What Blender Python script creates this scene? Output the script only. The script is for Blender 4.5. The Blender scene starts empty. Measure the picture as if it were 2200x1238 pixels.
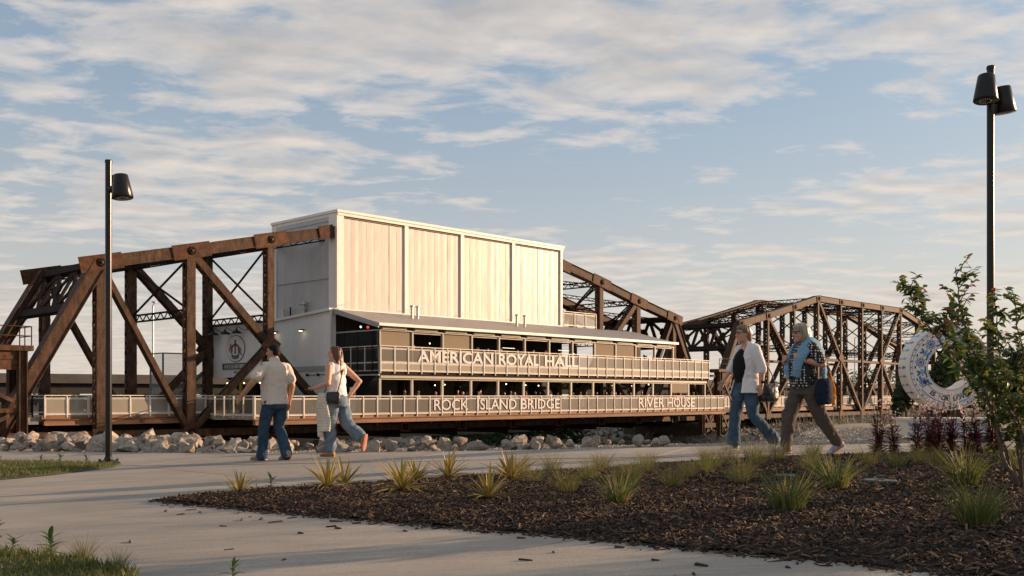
import bpy, bmesh, math, random
import numpy as np
from mathutils import Vector, Matrix, noise, Quaternion
random.seed(7); rng = np.random.default_rng(7)
scn = bpy.context.scene
COL = scn.collection
PI = math.pi
R = math.radians

# ------------------------------------------------------------------ camera, sky, sun, exposure
cam_d = bpy.data.cameras.new('camera'); cam = bpy.data.objects.new('camera', cam_d); COL.objects.link(cam)
cam.location = (0, 0, 1.0); cam.rotation_euler = (R(90), 0, 0)
cam_d.sensor_width = 36; cam_d.lens = 35.0; cam_d.shift_y = 0.105
cam_d.clip_start = 0.05; cam_d.clip_end = 6000
scn.camera = cam
scn.view_settings.view_transform = 'Standard'; scn.view_settings.look = 'None'
scn.view_settings.exposure = 1.0; scn.view_settings.gamma = 1.0
scn.view_settings.use_curve_mapping = False

SUN_EL = R(11.5); SUN_AZ = R(70)          # azimuth clockwise from +Y
sdir = Vector((math.sin(SUN_AZ)*math.cos(SUN_EL), math.cos(SUN_AZ)*math.cos(SUN_EL), math.sin(SUN_EL)))
sl = bpy.data.lights.new('sun', 'SUN'); sl.energy = 4.25; sl.angle = R(0.6); sl.color = (1.0, 0.655, 0.40)
so = bpy.data.objects.new('sun', sl); COL.objects.link(so); so.location = (40, 20, 30)
so.rotation_euler = (-sdir).to_track_quat('-Z', 'Y').to_euler()

w = bpy.data.worlds.new('World'); scn.world = w; w.use_nodes = True
nt = w.node_tree; nt.nodes.clear()
def N(t, **k):
    n = nt.nodes.new(t)
    for a, b in k.items(): setattr(n, a, b)
    return n
def L(a, b): nt.links.new(a, b)
def wm(op, a, b=None, c=None, clamp=False):
    n = N('ShaderNodeMath', operation=op, use_clamp=clamp)
    for i, q in enumerate((a, b, c)):
        if q is None: continue
        if isinstance(q, (int, float)): n.inputs[i].default_value = q
        else: L(q, n.inputs[i])
    return n.outputs[0]
sky = N('ShaderNodeTexSky', sky_type='NISHITA', sun_disc=False)
sky.sun_elevation = SUN_EL; sky.sun_rotation = SUN_AZ
sky.air_density = 1.0; sky.dust_density = 2.2; sky.ozone_density = 1.6; sky.altitude = 200
tc = N('ShaderNodeTexCoord'); sep = N('ShaderNodeSeparateXYZ'); L(tc.outputs['Generated'], sep.inputs[0])
zz = wm('ADD', wm('MAXIMUM', sep.outputs[2], 0.0), 0.07)
u = wm('DIVIDE', sep.outputs[0], zz); v = wm('DIVIDE', sep.outputs[1], zz)
cmb = N('ShaderNodeCombineXYZ'); L(wm('MULTIPLY', u, 1.0), cmb.inputs[0]); L(wm('MULTIPLY', v, 1.0), cmb.inputs[1])
def cloud_noise(off, scale, detail, rough, dist=0.0):
    mp = N('ShaderNodeMapping'); L(cmb.outputs[0], mp.inputs[0]); mp.inputs['Location'].default_value = off
    mp.inputs['Rotation'].default_value = (0, 0, R(-28)); mp.inputs['Scale'].default_value = (1.0, 1.35, 1)
    n = N('ShaderNodeTexNoise'); L(mp.outputs[0], n.inputs['Vector'])
    n.inputs['Scale'].default_value = scale; n.inputs['Detail'].default_value = detail
    n.inputs['Roughness'].default_value = rough; n.inputs['Distortion'].default_value = dist
    return n.outputs['Fac']
OFF = (3.1, 0.4, 0.0)
big = cloud_noise((7.3, 2.2, 0), 0.55, 3, 0.5)
n1 = cloud_noise(OFF, 3.5, 10, 0.60, 0.22)
n2 = cloud_noise((OFF[0]+0.07, OFF[1]+0.10, 0), 3.5, 6, 0.5, 0.22)
dens = wm('ADD', n1, wm('MULTIPLY', wm('SUBTRACT', big, 0.5), 1.1))
dens2 = wm('ADD', n2, wm('MULTIPLY', wm('SUBTRACT', big, 0.5), 1.1))
def ramp(fac, pts):
    r = N('ShaderNodeValToRGB'); L(fac, r.inputs[0]); e = r.color_ramp.elements
    while len(e) < len(pts): e.new(0.5)
    for q, (p, c) in zip(e, pts): q.position = p; q.color = c if isinstance(c, tuple) else (c, c, c, 1)
    return r.outputs[0]
cover = ramp(dens, [(0.43, 0.0), (0.54, 0.50), (0.68, 0.84)])
shade = ramp(dens2, [(0.48, 0.0), (0.80, 1.0)])
cc = N('ShaderNodeMixRGB'); L(shade, cc.inputs[0])
cc.inputs[1].default_value = (6.3, 5.6, 5.0, 1); cc.inputs[2].default_value = (3.9, 3.7, 3.6, 1)
# thin veil towards the horizon
veil = ramp(sep.outputs[2], [(0.0, 0.88), (0.08, 0.72), (0.20, 0.55), (0.40, 0.40)])
vm = N('ShaderNodeMixRGB'); L(veil, vm.inputs[0]); L(sky.outputs[0], vm.inputs[1]); L(ramp(sep.outputs[2], [(0.0, (6.3,5.35,4.55,1)), (0.10, (5.3,5.0,4.75,1)), (0.28, (3.7,4.5,5.4,1))]), vm.inputs[2])
mx = N('ShaderNodeMixRGB'); L(cover, mx.inputs[0]); L(vm.outputs[0], mx.inputs[1]); L(cc.outputs[0], mx.inputs[2])
bg = N('ShaderNodeBackground'); bg.inputs[1].default_value = 0.066; L(mx.outputs[0], bg.inputs[0])
wo = N('ShaderNodeOutputWorld'); L(bg.outputs[0], wo.inputs[0])

# ------------------------------------------------------------------ helpers
class MB:
    def __init__(s): s.v = []; s.f = []
    def add(s, vs, fs):
        o = len(s.v); s.v.extend(tuple(p) for p in vs); s.f.extend(tuple(i+o for i in f) for f in fs); return s
    def box(s, x0, x1, y0, y1, z0, z1):
        return s.add([(x0,y0,z0),(x1,y0,z0),(x1,y1,z0),(x0,y1,z0),(x0,y0,z1),(x1,y0,z1),(x1,y1,z1),(x0,y1,z1)],
              [(3,2,1,0),(4,5,6,7),(0,1,5,4),(1,2,6,5),(2,3,7,6),(3,0,4,7)])
    def beam(s, p, q, w, h, up=(0,0,1)):
        p = Vector(p); q = Vector(q); d = (q-p).normalized(); up = Vector(up)
        sd = d.cross(up)
        if sd.length < 1e-4: sd = d.cross(Vector((1,0,0)))
        sd.normalize(); uu = sd.cross(d); a = sd*(w/2); b = uu*(h/2)
        return s.add([p-a-b,p+a-b,p+a+b,p-a+b,q-a-b,q+a-b,q+a+b,q-a+b],
              [(0,1,2,3),(7,6,5,4),(4,5,1,0),(5,6,2,1),(6,7,3,2),(7,4,0,3)])
    def tube(s, pts, r, n=8, cap=True):
        pts = [Vector(p) for p in pts]; m = len(pts)
        rs = r if isinstance(r, (list, tuple)) else [r]*m
        d0 = (pts[1]-pts[0]).normalized(); a = d0.orthogonal().normalized(); o = len(s.v)
        for i, p in enumerate(pts):
            d = (pts[min(i+1,m-1)]-pts[max(i-1,0)]).normalized()
            a = (a - d*a.dot(d)).normalized(); b = d.cross(a)
            for k in range(n):
                t = 2*PI*k/n; s.v.append(tuple(p + (a*math.cos(t)+b*math.sin(t))*rs[i]))
        for i in range(m-1):
            for k in range(n):
                k2 = (k+1) % n
                s.f.append((o+i*n+k, o+i*n+k2, o+(i+1)*n+k2, o+(i+1)*n+k))
        if cap:
            s.f.append(tuple(o+k for k in reversed(range(n)))); s.f.append(tuple(o+(m-1)*n+k for k in range(n)))
        return s
    def lathe(s, prof, n=20, c=(0,0,0), ax=None):
        o = len(s.v); m = len(prof); M = Matrix.Identity(3) if ax is None else Vector((0,0,1)).rotation_difference(Vector(ax)).to_matrix()
        for r, z in prof:
            for k in range(n):
                t = 2*PI*k/n; s.v.append(tuple(M @ Vector((r*math.cos(t), r*math.sin(t), z)) + Vector(c)))
        for i in range(m-1):
            for k in range(n):
                k2 = (k+1) % n; s.f.append((o+i*n+k, o+i*n+k2, o+(i+1)*n+k2, o+(i+1)*n+k))
        s.f.append(tuple(o+k for k in reversed(range(n)))); s.f.append(tuple(o+(m-1)*n+k for k in range(n)))
        return s
    def prism(s, poly, f0, f1):
        """poly: list of 2d points; f0/f1 map (a,b)->xyz for the two sides"""
        n = len(poly); o = len(s.v)
        s.v.extend(tuple(f0(*p)) for p in poly); s.v.extend(tuple(f1(*p)) for p in poly)
        s.f.append(tuple(o+i for i in range(n))); s.f.append(tuple(o+n+i for i in reversed(range(n))))
        for i in range(n):
            j = (i+1) % n; s.f.append((o+j, o+i, o+n+i, o+n+j))
        return s
    def loft(s, rings, n=20):
        """rings: (centre, right vec*halfwidth, forward vec*front, back extent factor)"""
        o = len(s.v); m = len(rings)
        for c, a, b, bk in rings:
            c = Vector(c); a = Vector(a); b = Vector(b)
            for k in range(n):
                t = 2*PI*k/n; y = math.sin(t)
                s.v.append(tuple(c + a*math.cos(t) + b*(y if y > 0 else y*bk)))
        for i in range(m-1):
            for k in range(n):
                k2 = (k+1) % n; s.f.append((o+i*n+k, o+i*n+k2, o+(i+1)*n+k2, o+(i+1)*n+k))
        s.f.append(tuple(o+k for k in reversed(range(n)))); s.f.append(tuple(o+(m-1)*n+k for k in range(n)))
        return s
    def ico(s, c, r, sub=1):
        bm = bmesh.new(); bmesh.ops.create_icosphere(bm, subdivisions=sub, radius=1)
        rr = r if isinstance(r, (tuple, list)) else (r, r, r)
        s.add([(c[0]+q.co.x*rr[0], c[1]+q.co.y*rr[1], c[2]+q.co.z*rr[2]) for q in bm.verts], [tuple(x.index for x in f.verts) for f in bm.faces]); bm.free(); return s
    def mesh(s, name, smooth=False):
        me = bpy.data.meshes.new(name); me.from_pydata(s.v, [], s.f); me.update()
        if smooth: me.shade_smooth()
        return me
    def build(s, name, mat, parent=None, smooth=False):
        return link(name, s.mesh(name, smooth), mat, parent)
def link(name, me, mat=None, parent=None):
    o = bpy.data.objects.new(name, me); COL.objects.link(o)
    if mat is not None and not me.materials: me.materials.append(mat)
    if parent is not None: o.parent = parent
    return o
def empty(name, loc=(0,0,0), rz=0.0, parent=None):
    o = bpy.data.objects.new(name, None); COL.objects.link(o); o.location = loc; o.rotation_euler = (0,0,rz)
    o.empty_display_size = 0.2
    if parent is not None: o.parent = parent
    return o
def tag(o, label=None, cat=None, group=None, kind=None):
    if label: o['label'] = label
    if cat: o['category'] = cat
    if group: o['group'] = group
    if kind: o['kind'] = kind
    return o
def copy_tree(o, parent=None):
    c = o.copy(); COL.objects.link(c); c.parent = parent
    for ch in o.children: copy_tree(ch, c)
    return c
def box(name, b, mat, parent=None): return MB().box(*b).build(name, mat, parent)

# ------------------------------------------------------------------ materials
MATS = {}
def mat(name, col, rough=0.7, metal=0.0, var=0.0, vs=3.0, col2=None, bump=0.0, bs=40.0, objrand=0.0, spec=0.5, trans=0.0, stretch=None, attr=None):
    if name in MATS: return MATS[name]
    m = bpy.data.materials.new(name); m.use_nodes = True; t = m.node_tree; b = t.nodes['Principled BSDF']
    b.inputs['Roughness'].default_value = rough; b.inputs['Metallic'].default_value = metal
    b.inputs['Specular IOR Level'].default_value = spec
    c = (*col, 1); b.inputs['Base Color'].default_value = c
    def nn(ty): return t.nodes.new(ty)
    co = nn('ShaderNodeTexCoord'); vec = co.outputs['Object']
    if stretch:
        mp = nn('ShaderNodeMapping'); mp.inputs['Scale'].default_value = stretch; t.links.new(vec, mp.inputs[0]); vec = mp.outputs[0]
    out = None
    if attr:
        at = nn('ShaderNodeAttribute'); at.attribute_name = attr; rp = nn('ShaderNodeValToRGB'); t.links.new(at.outputs['Fac'], rp.inputs[0])
        e = rp.color_ramp.elements; cols = [col, col2] if not isinstance(col2, list) else [col]+col2
        while len(e) < len(cols): e.new(0.5)
        for i, q in enumerate(cols): e[i].position = i/(len(cols)-1); e[i].color = (*q, 1)
        out = rp.outputs[0]
    elif var > 0 or col2:
        no = nn('ShaderNodeTexNoise'); no.inputs['Scale'].default_value = vs; no.inputs['Detail'].default_value = 8; no.inputs['Roughness'].default_value = 0.65
        t.links.new(vec, no.inputs['Vector'])
        rp = nn('ShaderNodeValToRGB'); t.links.new(no.outputs['Fac'], rp.inputs[0]); e = rp.color_ramp.elements
        c2 = col2 if col2 else tuple(x*(1-var) for x in col); c1 = col if col2 else tuple(min(1, x*(1+var*0.6)) for x in col)
        e[0].position = 0.33; e[0].color = (*c2, 1); e[1].position = 0.67; e[1].color = (*c1, 1); out = rp.outputs[0]
    if objrand > 0:
        oi = nn('ShaderNodeObjectInfo'); hs = nn('ShaderNodeHueSaturation'); mr = nn('ShaderNodeMapRange')
        t.links.new(oi.outputs['Random'], mr.inputs[0]); mr.inputs['To Min'].default_value = 1-objrand; mr.inputs['To Max'].default_value = 1+objrand
        t.links.new(mr.outputs[0], hs.inputs['Value'])
        if out: t.links.new(out, hs.inputs['Color'])
        else: hs.inputs['Color'].default_value = c
        out = hs.outputs[0]
    if out: t.links.new(out, b.inputs['Base Color'])
    if bump > 0:
        n2 = nn('ShaderNodeTexNoise'); n2.inputs['Scale'].default_value = bs; n2.inputs['Detail'].default_value = 6; t.links.new(vec, n2.inputs['Vector'])
        bp = nn('ShaderNodeBump'); bp.inputs['Strength'].default_value = bump; bp.inputs['Distance'].default_value = 0.02
        t.links.new(n2.outputs['Fac'], bp.inputs['Height']); t.links.new(bp.outputs[0], b.inputs['Normal'])
    if trans > 0:   # thin leaf or cloth: some light passes through
        tr = nn('ShaderNodeBsdfTranslucent'); ms = nn('ShaderNodeMixShader'); ms.inputs[0].default_value = trans
        if out: t.links.new(out, tr.inputs[0])
        else: tr.inputs[0].default_value = c
        mo = t.nodes['Material Output']; t.links.new(b.outputs[0], ms.inputs[1]); t.links.new(tr.outputs[0], ms.inputs[2]); t.links.new(ms.outputs[0], mo.inputs[0])
    MATS[name] = m; return m
def mesh_mat(name, col, alpha, rough=0.5, metal=0.0):
    """fine perforated sheet: the holes let the view through everywhere alike"""
    m = mat(name, col, rough, metal); t = m.node_tree; b = t.nodes['Principled BSDF']
    tr = t.nodes.new('ShaderNodeBsdfTransparent'); ms = t.nodes.new('ShaderNodeMixShader'); ms.inputs[0].default_value = alpha
    t.links.new(tr.outputs[0], ms.inputs[1]); t.links.new(b.outputs[0], ms.inputs[2]); t.links.new(ms.outputs[0], t.nodes['Material Output'].inputs[0])
    return m
def emit(name, col, s):
    m = mat(name, col); b = m.node_tree.nodes['Principled BSDF']; b.inputs['Emission Color'].default_value = (*col, 1); b.inputs['Emission Strength'].default_value = s; return m
def glass(name, col, rough=0.03, alpha=0.5):
    m = mat(name, col, rough); t = m.node_tree; b = t.nodes['Principled BSDF']
    tr = t.nodes.new('ShaderNodeBsdfTransparent'); tr.inputs[0].default_value = (0.6,0.6,0.6,1); ms = t.nodes.new('ShaderNodeMixShader'); ms.inputs[0].default_value = alpha
    t.links.new(tr.outputs[0], ms.inputs[1]); t.links.new(b.outputs[0], ms.inputs[2]); t.links.new(ms.outputs[0], t.nodes['Material Output'].inputs[0]); return m

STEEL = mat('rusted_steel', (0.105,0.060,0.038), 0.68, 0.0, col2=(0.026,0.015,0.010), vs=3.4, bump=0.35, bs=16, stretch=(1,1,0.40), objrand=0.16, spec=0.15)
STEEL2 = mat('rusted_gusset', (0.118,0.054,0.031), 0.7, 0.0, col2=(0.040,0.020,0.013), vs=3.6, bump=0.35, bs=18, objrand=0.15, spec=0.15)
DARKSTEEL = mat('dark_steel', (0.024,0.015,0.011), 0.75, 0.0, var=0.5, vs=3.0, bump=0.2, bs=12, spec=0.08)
GALV = mat('galvanised', (0.52,0.50,0.46), 0.42, 0.35, var=0.18, vs=5)
BLACKM = mat('black_powder_coat', (0.010,0.010,0.011), 0.27, 0.0, var=0.2, vs=30, bump=0.03, bs=200, spec=0.30)
# ------------------------------------------------------------------ terrain
BX, BY = -23.315, 56.16                    # bridge datum (first upper joint of the near truss), metres
BA = math.atan2(0.7220, 0.6919)            # bridge heading
CS, SN = 0.6919, 0.7220
FAR_E = [(-60,55),(-40,41),(-11.65,22.65),(-8.67,20.6),(-6.09,18.7),(-3.72,17.3),(-1.54,16.5),(0.44,15.8),(2.84,15.15),(4.4,14.6),(6.47,14.0),(14,12.9),(60,8)]
NEAR_E = [(-60,50),(-40,37),(-12,19.6),(-9,17.5),(-6.03,15.3),(-4.88,14.9),(-2.66,14.25),(0.39,13.6),(2.54,12.9),(5,12.1),(6.6,11.75),(14,10.8),(60,5)]
def ip(tab, x): return float(np.interp(x, [a for a, b in tab], [b for a, b in tab]))
def g(x, y=0): return 0.12 + 0.034*max(-14, min(14, x))
def sst(a, b, x):
    t = max(0, min(1, (x-a)/(b-a))); return t*t*(3-2*t)
BANK_W = [(-60,2.2),(-6,2.0),(0,1.7),(4.5,1.6),(7.0,9.0),(14,12),(60,14)]
def terrain(x, y):
    yb = ip(FAR_E, x) + ip(BANK_W, x)
    d = y - yb
    lx = (x-BX)*CS + (y-BY)*SN
    near = g(x) - 0.06 + 0.10*noise.noise((x*0.7, y*0.7, 0))*sst(-1.6, 0.4, d)
    if d > 0: near = g(x) - 0.06 - 0.5*d
    far = -9 + 6.2*sst(44, 62, lx) + 1.2*sst(62, 120, lx) + 0.5*noise.noise((x*0.08, y*0.08, 3))*sst(44, 60, lx)
    far = min(far, -1.2)
    return max(near, far, -9.5) if d > 0 else near
xs = np.unique(np.concatenate([np.linspace(-1800,-60,20), np.linspace(-60,60,150), np.linspace(-14,14,90), np.linspace(60,1800,24)]))
ys = np.unique(np.concatenate([np.linspace(-60,2,10), np.linspace(2,30,80), np.linspace(30,180,90), np.linspace(180,3500,26)]))
m = MB()
for y in ys:
    for x in xs: m.v.append((float(x), float(y), terrain(x, y)))
W_ = len(xs)
for j in range(len(ys)-1):
    for i in range(W_-1): m.f.append((j*W_+i, j*W_+i+1, (j+1)*W_+i+1, (j+1)*W_+i))
SOIL = mat('river_bank_soil', (0.30,0.25,0.19), 0.95, col2=(0.15,0.125,0.09), vs=0.9, bump=0.7, bs=5)
tag(m.build('ground', SOIL, smooth=True), kind='structure')
WATER = mat('river_water', (0.05,0.055,0.045), 0.06, bump=0.06, bs=1.5)
tag(MB().add([(-900,-100,-8.6),(900,-100,-8.6),(900,900,-8.6),(-900,900,-8.6)], [(0,1,2,3)]).build('river_water', WATER), kind='structure')

# ------------------------------------------------------------------ concrete path in slabs
CONC = mat('broom_concrete', (0.37,0.335,0.29), 0.9, col2=(0.29,0.265,0.232), vs=1.1, bump=0.35, bs=55, objrand=0.07, stretch=(1,3.2,1))
def conc_detail(m_):
    t = m_.node_tree; b = t.nodes['Principled BSDF']; src = b.inputs['Base Color'].links[0].from_socket
    co = t.nodes.new('ShaderNodeTexCoord')
    def lay(scale, sc3, p0, p1, dark, src):
        mp = t.nodes.new('ShaderNodeMapping'); mp.inputs['Scale'].default_value = sc3; mp.inputs['Rotation'].default_value = (0,0,R(18)); t.links.new(co.outputs['Object'], mp.inputs[0])
        n = t.nodes.new('ShaderNodeTexNoise'); n.inputs['Scale'].default_value = scale; n.inputs['Detail'].default_value = 7; t.links.new(mp.outputs[0], n.inputs['Vector'])
        r = t.nodes.new('ShaderNodeValToRGB'); e = r.color_ramp.elements; e[0].position = p0; e[0].color = (dark,dark,dark,1); e[1].position = p1; e[1].color = (1,1,1,1)
        t.links.new(n.outputs['Fac'], r.inputs[0])
        mu = t.nodes.new('ShaderNodeMixRGB'); mu.blend_type = 'MULTIPLY'; mu.inputs[0].default_value = 1; t.links.new(src, mu.inputs[1]); t.links.new(r.outputs[0], mu.inputs[2]); return mu.outputs[0]
    o = lay(0.55, (1,1,1), 0.34, 0.62, 0.80, src)
    o = lay(9.0, (0.25,6,1), 0.36, 0.56, 0.86, o)
    o = lay(42.0, (1,1,1), 0.30, 0.40, 0.72, o)
    t.links.new(o, b.inputs['Base Color'])
conc_detail(CONC)
path = empty('path'); tag(path, kind='structure')
def slab(fn, n, mth, name='slab', lift=0.0, parent=path):
    m = MB()
    for j in range(n+1):
        for i in range(mth+1):
            x, y = fn(i/mth, j/n); m.v.append((x, y, g(x)+lift))
    q = mth+1
    for j in range(n):
        for i in range(mth): m.f.append((j*q+i, j*q+i+1, (j+1)*q+i+1, (j+1)*q+i))
    # skirts
    k = len(m.v); ring = [i for i in range(q)] + [j*q+mth for j in range(1,n+1)] + [n*q+i for i in range(mth-1,-1,-1)] + [j*q for j in range(n-1,0,-1)]
    for r_ in ring: a = m.v[r_]; m.v.append((a[0], a[1], a[2]-0.10))
    for a in range(len(ring)):
        b2 = (a+1) % len(ring); m.f.append((ring[b2], ring[a], k+a, k+b2))
    return m.build(name, CONC, parent)
gap = 0.009
tx = [-40,-26,-16,-9.8,-5.2,-1.3,2.3,5.6,9.5,14]
for a, b_ in zip(tx[:-1], tx[1:]):
    def fn(s, t, a=a, b_=b_):
        x = a+gap + (b_-a-2*gap)*s; x2 = x + 0.9*(t-0.5)*(1 if abs(x) < 12 else 0)
        y0, y1 = ip(NEAR_E, x2), ip(FAR_E, x2); return x2, y0+(y1-y0)*t
    slab(fn, 6, 24, lift=0.006)
d1 = Vector((0.776,0.630)); d2 = Vector((-0.630,0.776)); o0 = Vector((-0.75,5.06))
for a in range(-4, 4):
    for b_ in range(-4, 4):
        def fn(s, t, a=a, b_=b_):
            p = o0 + d1*(a*4.6-2.1+gap + (4.6-2*gap)*s) + d2*(b_*3.9+gap + (3.9-2*gap)*t)
            x = max(-16, min(13, p.x)); y = min(p.y, 0.55*ip(NEAR_E, x)+0.45*ip(FAR_E, x)); return x, max(-3, y)
        pts = [fn(s, t) for s in (0,.5,1) for t in (0,.5,1)]
        if max(p[1] for p in pts) < -2.5 or max(p[0] for p in pts)-min(p[0] for p in pts) < 0.3 or max(p[1] for p in pts)-min(p[1] for p in pts) < 0.3: continue
        slab(fn, 12, 12)

# ------------------------------------------------------------------ lawns
def poly_grid(poly, step):
    xs_ = [p[0] for p in poly]; ys_ = [p[1] for p in poly]
    return np.arange(min(xs_), max(xs_), step), np.arange(min(ys_), max(ys_), step)
def inside(poly, x, y):
    c = False; n = len(poly)
    for i in range(n):
        (x1, y1), (x2, y2) = poly[i], poly[i-1]
        if (y1 > y) != (y2 > y) and x < (x2-x1)*(y-y1)/(y2-y1)+x1: c = not c
    return c
def blades_mesh(name, pts, hs, ws, lean, bend=0.5, rand=None):
    """pts Nx3, one tapered two-segment blade each; 'tone' attribute per blade"""
    n = len(pts); pts = np.asarray(pts); hs = np.asarray(hs); ws = np.asarray(ws)
    az = rng.uniform(0, 2*PI, n) if not isinstance(lean, tuple) else lean[0]
    ln = lean if not isinstance(lean, tuple) else lean[1]
    ln = np.broadcast_to(ln, n)*rng.uniform(0.4, 1.2, n) if not isinstance(lean, tuple) else ln
    dirv = np.stack([np.cos(az), np.sin(az), np.zeros(n)], 1); fa = rng.uniform(0, 2*PI, n)
    sd = np.stack([np.cos(fa), np.sin(fa), np.zeros(n)], 1)*ws[:,None]*0.5
    up = np.array([0,0,1.0])
    def at(t): return pts + dirv*(hs*ln*(t**(1+bend)))[:,None] + up*(hs*(t - 0.35*np.minimum(ln,1.3)*t*t))[:,None]
    a, b_, c = at(0.0), at(0.4), at(0.75); e = at(1.0)
    V = np.stack([a-sd, a+sd, b_-sd*0.9, b_+sd*0.9, c-sd*0.6, c+sd*0.6, e], 1).reshape(-1,3)
    base = (np.arange(n)*7)[:,None]
    F = np.concatenate([base+[[0,1,3,2]], base+[[2,3,5,4]]], 0); T = base+[[4,5,6]]
    me = bpy.data.meshes.new(name); me.from_pydata(V.tolist(), [], F.tolist()+T.tolist())
    at_ = me.attributes.new('tone', 'FLOAT', 'POINT'); r_ = rng.uniform(0,1,n) if rand is None else rand
    at_.data.foreach_set('value', np.repeat(r_, 7).astype(np.float32)); me.update(); return me
TURF = mat('turf_soil', (0.085,0.075,0.03), 0.95, col2=(0.05,0.06,0.02), vs=5, bump=0.6, bs=30)
GRASS = mat('lawn_grass', (0.055,0.085,0.018), 0.6, col2=[(0.10,0.125,0.03),(0.17,0.15,0.05)], attr='tone', trans=0.35)
lawns = [([(-9,17.4),(-7.59,16.5),(-6.05,15.25),(-5.98,15.0),(-6.11,14.36),(-6.35,13.5),(-6.75,12.95),(-9,11.6),(-14,12.3),(-16,20.3),(-12,19.4)], 15000, (0.03,0.085)),
         ([(-3.9,6.75),(-3.15,6.12),(-2.88,5.93),(-2.51,5.66),(-2.17,5.34),(-1.93,5.12),(-1.6,4.3),(-3,3),(-6,4),(-5.5,7.2)], 13000, (0.025,0.075))]
for poly, cnt, hh in lawns:
    m = MB(); cx = sum(p[0] for p in poly)/len(poly); cy = sum(p[1] for p in poly)/len(poly)
    ring = []
    for i in range(len(poly)):
        a, b_ = poly[i], poly[(i+1) % len(poly)]
        for t in (0,.25,.5,.75): ring.append((a[0]+(b_[0]-a[0])*t, a[1]+(b_[1]-a[1])*t))
    n = len(ring); lv = [(1.0,0.008),(0.97,0.03),(0.8,0.045),(0.4,0.055)]
    for s, h in lv:
        for x, y in ring:
            X = cx+(x-cx)*s; Y = cy+(y-cy)*s; m.v.append((X, Y, g(X)+h+0.006*noise.noise((X*4,Y*4,0))))
    m.v.append((cx, cy, g(cx)+0.06))
    for k in range(len(lv)-1):
        for i in range(n): j = (i+1) % n; m.f.append((k*n+i, k*n+j, (k+1)*n+j, (k+1)*n+i))
    for i in range(n): m.f.append((3*n+i, 3*n+(i+1) % n, 4*n))
    tag(m.build('lawn', TURF, smooth=True), kind='structure')
    P = []
    x0, x1 = min(p[0] for p in poly), max(p[0] for p in poly); y0, y1 = min(p[1] for p in poly), max(p[1] for p in poly)
    while len(P) < cnt:
        x = random.uniform(max(x0, -10), x1); y = random.uniform(y0, y1)
        if x > -0.56*y-0.3 and inside(poly, x, y): P.append((x, y, g(x)+0.03))
    hs = rng.uniform(*hh, cnt)*(1+0.5*np.array([noise.noise((p[0]*2, p[1]*2, 1)) for p in P]))
    o = link('grass', blades_mesh('grass', P, hs, rng.uniform(0.004,0.009,cnt), 0.5), GRASS)
    tag(o, 'short mown grass with dry yellow blades in the lawn', 'grass', kind='stuff')

# ------------------------------------------------------------------ mulch bed
LOW = [(-3.30,9.36),(-2.94,9.0),(-1.96,8.1),(-1.16,7.39),(-0.49,6.8),(0.29,6.18),(0.85,5.62),(1.33,5.18),(1.63,4.9),(1.93,4.57),(2.28,4.24),(2.9,3.5),(4.5,2.0)]
UPP = [(-3.30,9.40),(-2.42,9.80),(-1.59,10.0),(-0.95,10.4),(-0.14,10.7),(0.53,11.0),(1.13,11.1),(1.61,11.45),(2.6,11.85),(3.49,12.05),(4.27,12.05),(4.83,12.0),(5.77,11.85),(6.65,11.65),(9,11.3),(13,10.8)]
def resample(p, n):
    p = np.array(p); d = np.r_[0, np.cumsum(np.hypot(*np.diff(p, axis=0).T))]; t = np.linspace(0, d[-1], n)
    return np.c_[np.interp(t, d, p[:,0]), np.interp(t, d, p[:,1])]
NU, NV = 90, 36
lo, up_ = resample(LOW, NU), resample(UPP, NU)
lo[:,0] += 0.012*np.sin(np.arange(NU)*1.7); lo[:,1] += 0.014*np.sin(np.arange(NU)*2.3)
m = MB()
for i in range(NU):
    wd = float(np.hypot(*(up_[i]-lo[i])))
    for j in range(NV+1):
        t = j/NV; x, y = lo[i]*(1-t)+up_[i]*t; e = min(t, 1-t)*wd
        h = 0.012 + 0.06*(1-math.exp(-e/0.45)) + 0.018*noise.noise((x*3.1,y*3.1,0)) + 0.012*noise.noise((x*9,y*9,4))
        m.v.append((x, y, g(x)+max(0.0, h)*min(1, wd/0.6+0.1)))
q = NV+1
for i in range(NU-1):
    for j in range(NV): m.f.append((i*q+j, (i+1)*q+j, (i+1)*q+j+1, i*q+j+1))
MULCH = mat('mulch_floor', (0.018,0.010,0.007), 0.95, col2=(0.007,0.005,0.004), vs=14, bump=0.9, bs=45)
tag(m.build('planting_bed', MULCH, smooth=True), kind='structure')
from mathutils.bvhtree import BVHTree
BED = BVHTree.FromPolygons(m.v, m.f)
def bed(x, y):
    h = BED.ray_cast(Vector((x, y, 5)), Vector((0,0,-1)))[0]
    return h.z if h is not None else g(x)
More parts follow.
